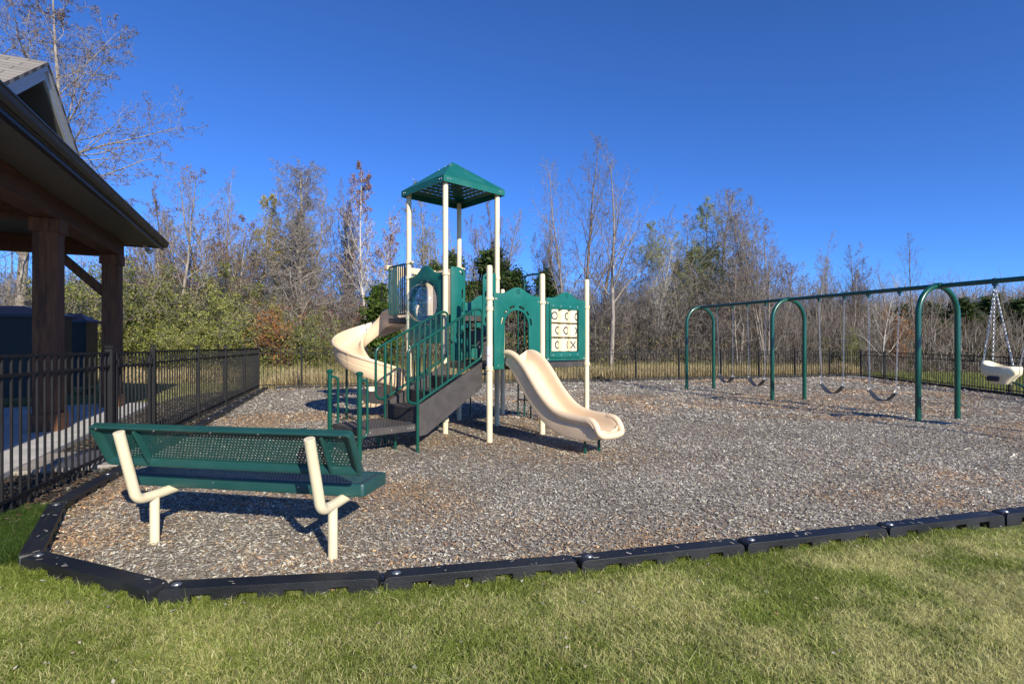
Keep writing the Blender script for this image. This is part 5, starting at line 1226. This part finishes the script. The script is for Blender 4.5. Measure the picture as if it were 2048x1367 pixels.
# evergreens
def place_c(e, px, top, Y, H0, lab, wide=1.0):
    h = EYE + (HOR - top) * Y / F_PX; e.location = ((px - 1024) * Y / F_PX, Y, -.03); s = h / H0; e.scale = (s * wide, s * wide, s); e.rotation_euler = (0, 0, rt.uniform(0, 6.28))
    return tag(e, lab, 'evergreen', 'evergreens beyond the far fence')
c1 = cedar('cedar_tree', 5, 4.2, 1.3, 15000, [[.06, .10, .015], [.09, .14, .02], [.12, .17, .03], [.04, .07, .012]])
place_c(c1, 757, 572, 23.5, 4.2, 'bright green cedar between the spiral slide and the rust leaved tree', 1.15)
c2 = cedar('cedar_tree', 8, 6.0, 1.7, 17000, CEDAR + [[.09, .10, .03]])
place_c(c2, 905, 508, 30, 6.0, 'dark green cedar behind the tower between its posts')
for px, top, Y, wd, lab in ((868, 525, 29, .8, 'dark cedar peeping out left of the front tower post'), (985, 498, 31, 1.25, 'broad dark cedar behind the right tower post'), (1030, 540, 29, 1.2, 'dark cedar low behind the door panel'),
                        (1092, 540, 27.5, 1.0, 'rounded dark cedar above the noughts and crosses panel'), (1800, 612, 31, 1.6, 'dark evergreen above the fence left of the third arch'), (1745, 630, 32, 1.6, 'dark evergreen at the fence corner, lowest of the right hand row'),
                        (1860, 605, 31.5, 1.6, 'dark evergreen seen inside the third arch'), (1925, 598, 31, 1.7, 'dark evergreen right of the third arch'), (1985, 590, 32, 1.6, 'dark evergreen above the toddler swing'), (2045, 596, 31, 1.7, 'dark evergreen at the right edge of the picture')):
    place_c(copy_tree(c2), px, top, Y, 6.0, lab, wd)
# leafy shrubs and small coloured bushes
SG = 'leafy shrubs beyond the far fence'
for i, (px, top, Y, key, wd, lab) in enumerate(((275, 588, 26, 'shrub_lime', 1.1, 'yellow green shrub beside the second pavilion post'), (345, 560, 27, 'shrub_green', 1.3, 'tall green shrub behind the left fence, highest of the green mass'),
    (400, 575, 26, 'shrub_lime', 1.2, 'yellow green shrub left of the middle of the green mass'), (455, 600, 26.5, 'shrub_green', 1.3, 'dark green shrub in the middle of the green mass'), (505, 610, 25.5, 'shrub_lime', 1.2, 'yellow green shrub above the left fence corner'),
    (545, 615, 26, 'shrub_green', 1.0, 'green shrub at the right end of the green mass'), (320, 630, 23.5, 'shrub_lime', 1.3, 'low yellow green shrub in front, behind the gate'), (420, 640, 23.5, 'shrub_lime', 1.4, 'low yellow green shrub in front, left of the third fence post'),
    (590, 618, 24.5, 'shrub_orange', .8, 'small orange brown bush left of the vine covered tree'), (694, 590, 27, 'shrub_red', .7, 'small red leaved bush left of the bright green cedar'), (650, 640, 24, 'shrub_green', .9, 'small green bush left of the spiral slide'),
    (235, 560, 24, 'shrub_green', 1.0, 'green bush just behind the second pavilion post'), (1790, 625, 27.5, 'shrub_orange', .5, 'small orange bush right of the pale young tree'), (1670, 655, 28, 'shrub_lime', .8, 'yellow green bush at the fence corner'))):
    tree(px, top, Y, key, 'leafy_shrub', lab, 'shrub', SG, 0, wd)
for px, top, Y, v, wd, wh in ((300, 600, 30, 0, 1.3, 'right of the pavilion posts behind the green shrubs'), (560, 560, 29, 0, 1.2, 'left of the vine covered column'), (640, 560, 28, 1, 1.3, 'at the foot of the vine covered column, right side'), (700, 540, 29, 0, 1.3, 'at the foot of the rust leaved tree'), (820, 560, 30, 1, 1.2, 'behind the bar barrier of the tower'), (1130, 570, 29, 0, 1.4, 'just left of the noughts and crosses panel post'), (1200, 555, 28, 1, 1.4, 'just right of the last tan post'), (1270, 560, 28, 0, 1.4, 'right of the three tall trees'), (1330, 540, 28, 1, 1.4, 'left of the farthest swing arch'), (1395, 530, 28, 0, 1.4, 'directly behind the farthest swing arch'), (1460, 560, 28, 1, 1.3, 'behind the farthest belt swing'), (1520, 575, 29, 0, 1.3, 'behind the second farthest belt swing'), (1600, 590, 31, 1, 1.4, 'seen inside the second swing arch'), (1660, 600, 33, 0, 1.3, 'right of the second swing arch'), (1730, 600, 33, 1, 1.3, 'at the fence corner left of the nearest belt swing'), (130, 540, 24, 0, 1.2, 'between the two pavilion posts'), (30, 540, 25, 1, 1.2, 'at the left edge behind the mailboxes')):
    tree(px, top, Y, 'brushy', 'brushwood_tree', 'dense low twiggy tree ' + wh, 'tree', 'low twiggy trees behind the fence', v, wd)

# the wood behind, one mass of stems and twigs nobody could count
def wood(n, x0, x1, y0, y1, hfun, seed, Lr, r0, cols, vert=.55):
    r = np.random.RandomState(seed); X = r.uniform(x0, x1, n); Y = r.uniform(y0, y1, n); h = hfun(X, Y)
    z = h * r.rand(n) ** 1.25 * .92; L = r.uniform(*Lr, n); a = r.uniform(0, 2 * np.pi, n); el = np.clip(r.normal(.95, vert, n), -.5, 1.57)
    d = np.stack([np.cos(a) * np.cos(el), np.sin(a) * np.cos(el), np.sin(el)], 1); p = np.stack([X, Y, z - .1], 1)
    d2 = d + r.normal(size=(n, 3)) * .25; m_ = p + d * (L * .5)[:, None]; q = m_ + d2 * (L * .5)[:, None]
    rr = r0 * r.uniform(.5, 1.6, n)
    side = np.cross(d, np.array([0, 1.0, 0])); side /= np.linalg.norm(side, axis=1, keepdims=True) + 1e-9; s2 = np.cross(d, side)
    P3 = []
    for c, w_ in ((p, 1.0), (m_, .7), (q, .2)):
        for k_ in range(3):
            t = 2 * np.pi * k_ / 3; P3.append(c + (side * np.cos(t) + s2 * np.sin(t)) * (rr * w_)[:, None])
    V = np.stack(P3, 1).reshape(-1, 3); k_ = np.arange(n)[:, None] * 9
    Fq = np.stack([k_ + [i * 3 + j, i * 3 + (j + 1) % 3, i * 3 + 3 + (j + 1) % 3, i * 3 + 3 + j] for i in range(2) for j in range(3)], 1).reshape(-1, 4)
    col = np.array(cols)[r.randint(0, len(cols), n)] * r.uniform(.6, 1.35, (n, 1)) * (.7 + .6 * vnoise(X, Y, seed + 1, 3, .25))[:, None]
    return V, Fq, np.repeat(col, 9, 0)
greyc = [[.17, .145, .125], [.24, .21, .185], [.12, .10, .085], [.30, .27, .24], [.19, .15, .12]]
def hf(X, Y): return (2.6 + 4.2 * vnoise(X + 100, Y * .3, 61, 3, .13)) * np.where(X < -16, 1.5, np.where(X < 12, 1.15, .98)) 
V, Fq, K = merge([wood(110000, -46, 56, 32, 50, hf, 71, (.7, 2.2), .011, greyc, .5), wood(45000, -34, 20, 26.5, 33, lambda X, Y: 2.0 + 2.2 * vnoise(X + 50, Y, 62, 3, .3), 72, (.5, 1.5), .008, greyc, .6),
                  wood(30000, 10, 46, 28.5, 36, lambda X, Y: 1.8 + 1.6 * vnoise(X + 50, Y, 63, 3, .3), 73, (.5, 1.5), .009, greyc, .6)])
tag(np_mesh('distant_wood', V, Fq, M['brush'], K), 'grey brown wood of bare stems filling the background', 'wood', kind='stuff')
def under(n, seed, cols, f_, size, hmax):
    r = np.random.RandomState(seed); X, Y = f_(r, n); z = hmax * r.rand(len(X)) ** 1.6 * (.3 + 1.2 * vnoise(X + 30, Y, seed, 3, .5)); ok = vnoise(X, z * 2 + Y, seed + 2, 3, .9) > .42
    c = np.stack([X, Y, z], 1)[ok]; return leaf_quads(c, size, cols, r, .5)
def merge_q(ps):
    V = np.concatenate([p[0] for p in ps]); return V, np.arange(len(V)).reshape(-1, 4), np.concatenate([p[1] for p in ps])
V, Fq, K = merge_q([under(34000, 81, GREEN + OLIVE + BROWN[:2], behind(3.5, 9, -12, 30), .05, 2.2), under(24000, 82, [[.15, .19, .035], [.22, .25, .05], [.10, .14, .025]] + GREEN, lambda r, n: (r.uniform(-19, -8, n), r.uniform(23, 28, n)), .06, 2.4),
                    under(14000, 83, GREEN + CEDAR, lambda r, n: (r.uniform(-30, -14, n), r.uniform(23, 29, n)), .07, 3.0)])
tag(np_mesh('undergrowth', V, Fq, M['leaf'], K), 'low green and olive undergrowth behind the far fence', 'undergrowth', kind='stuff')
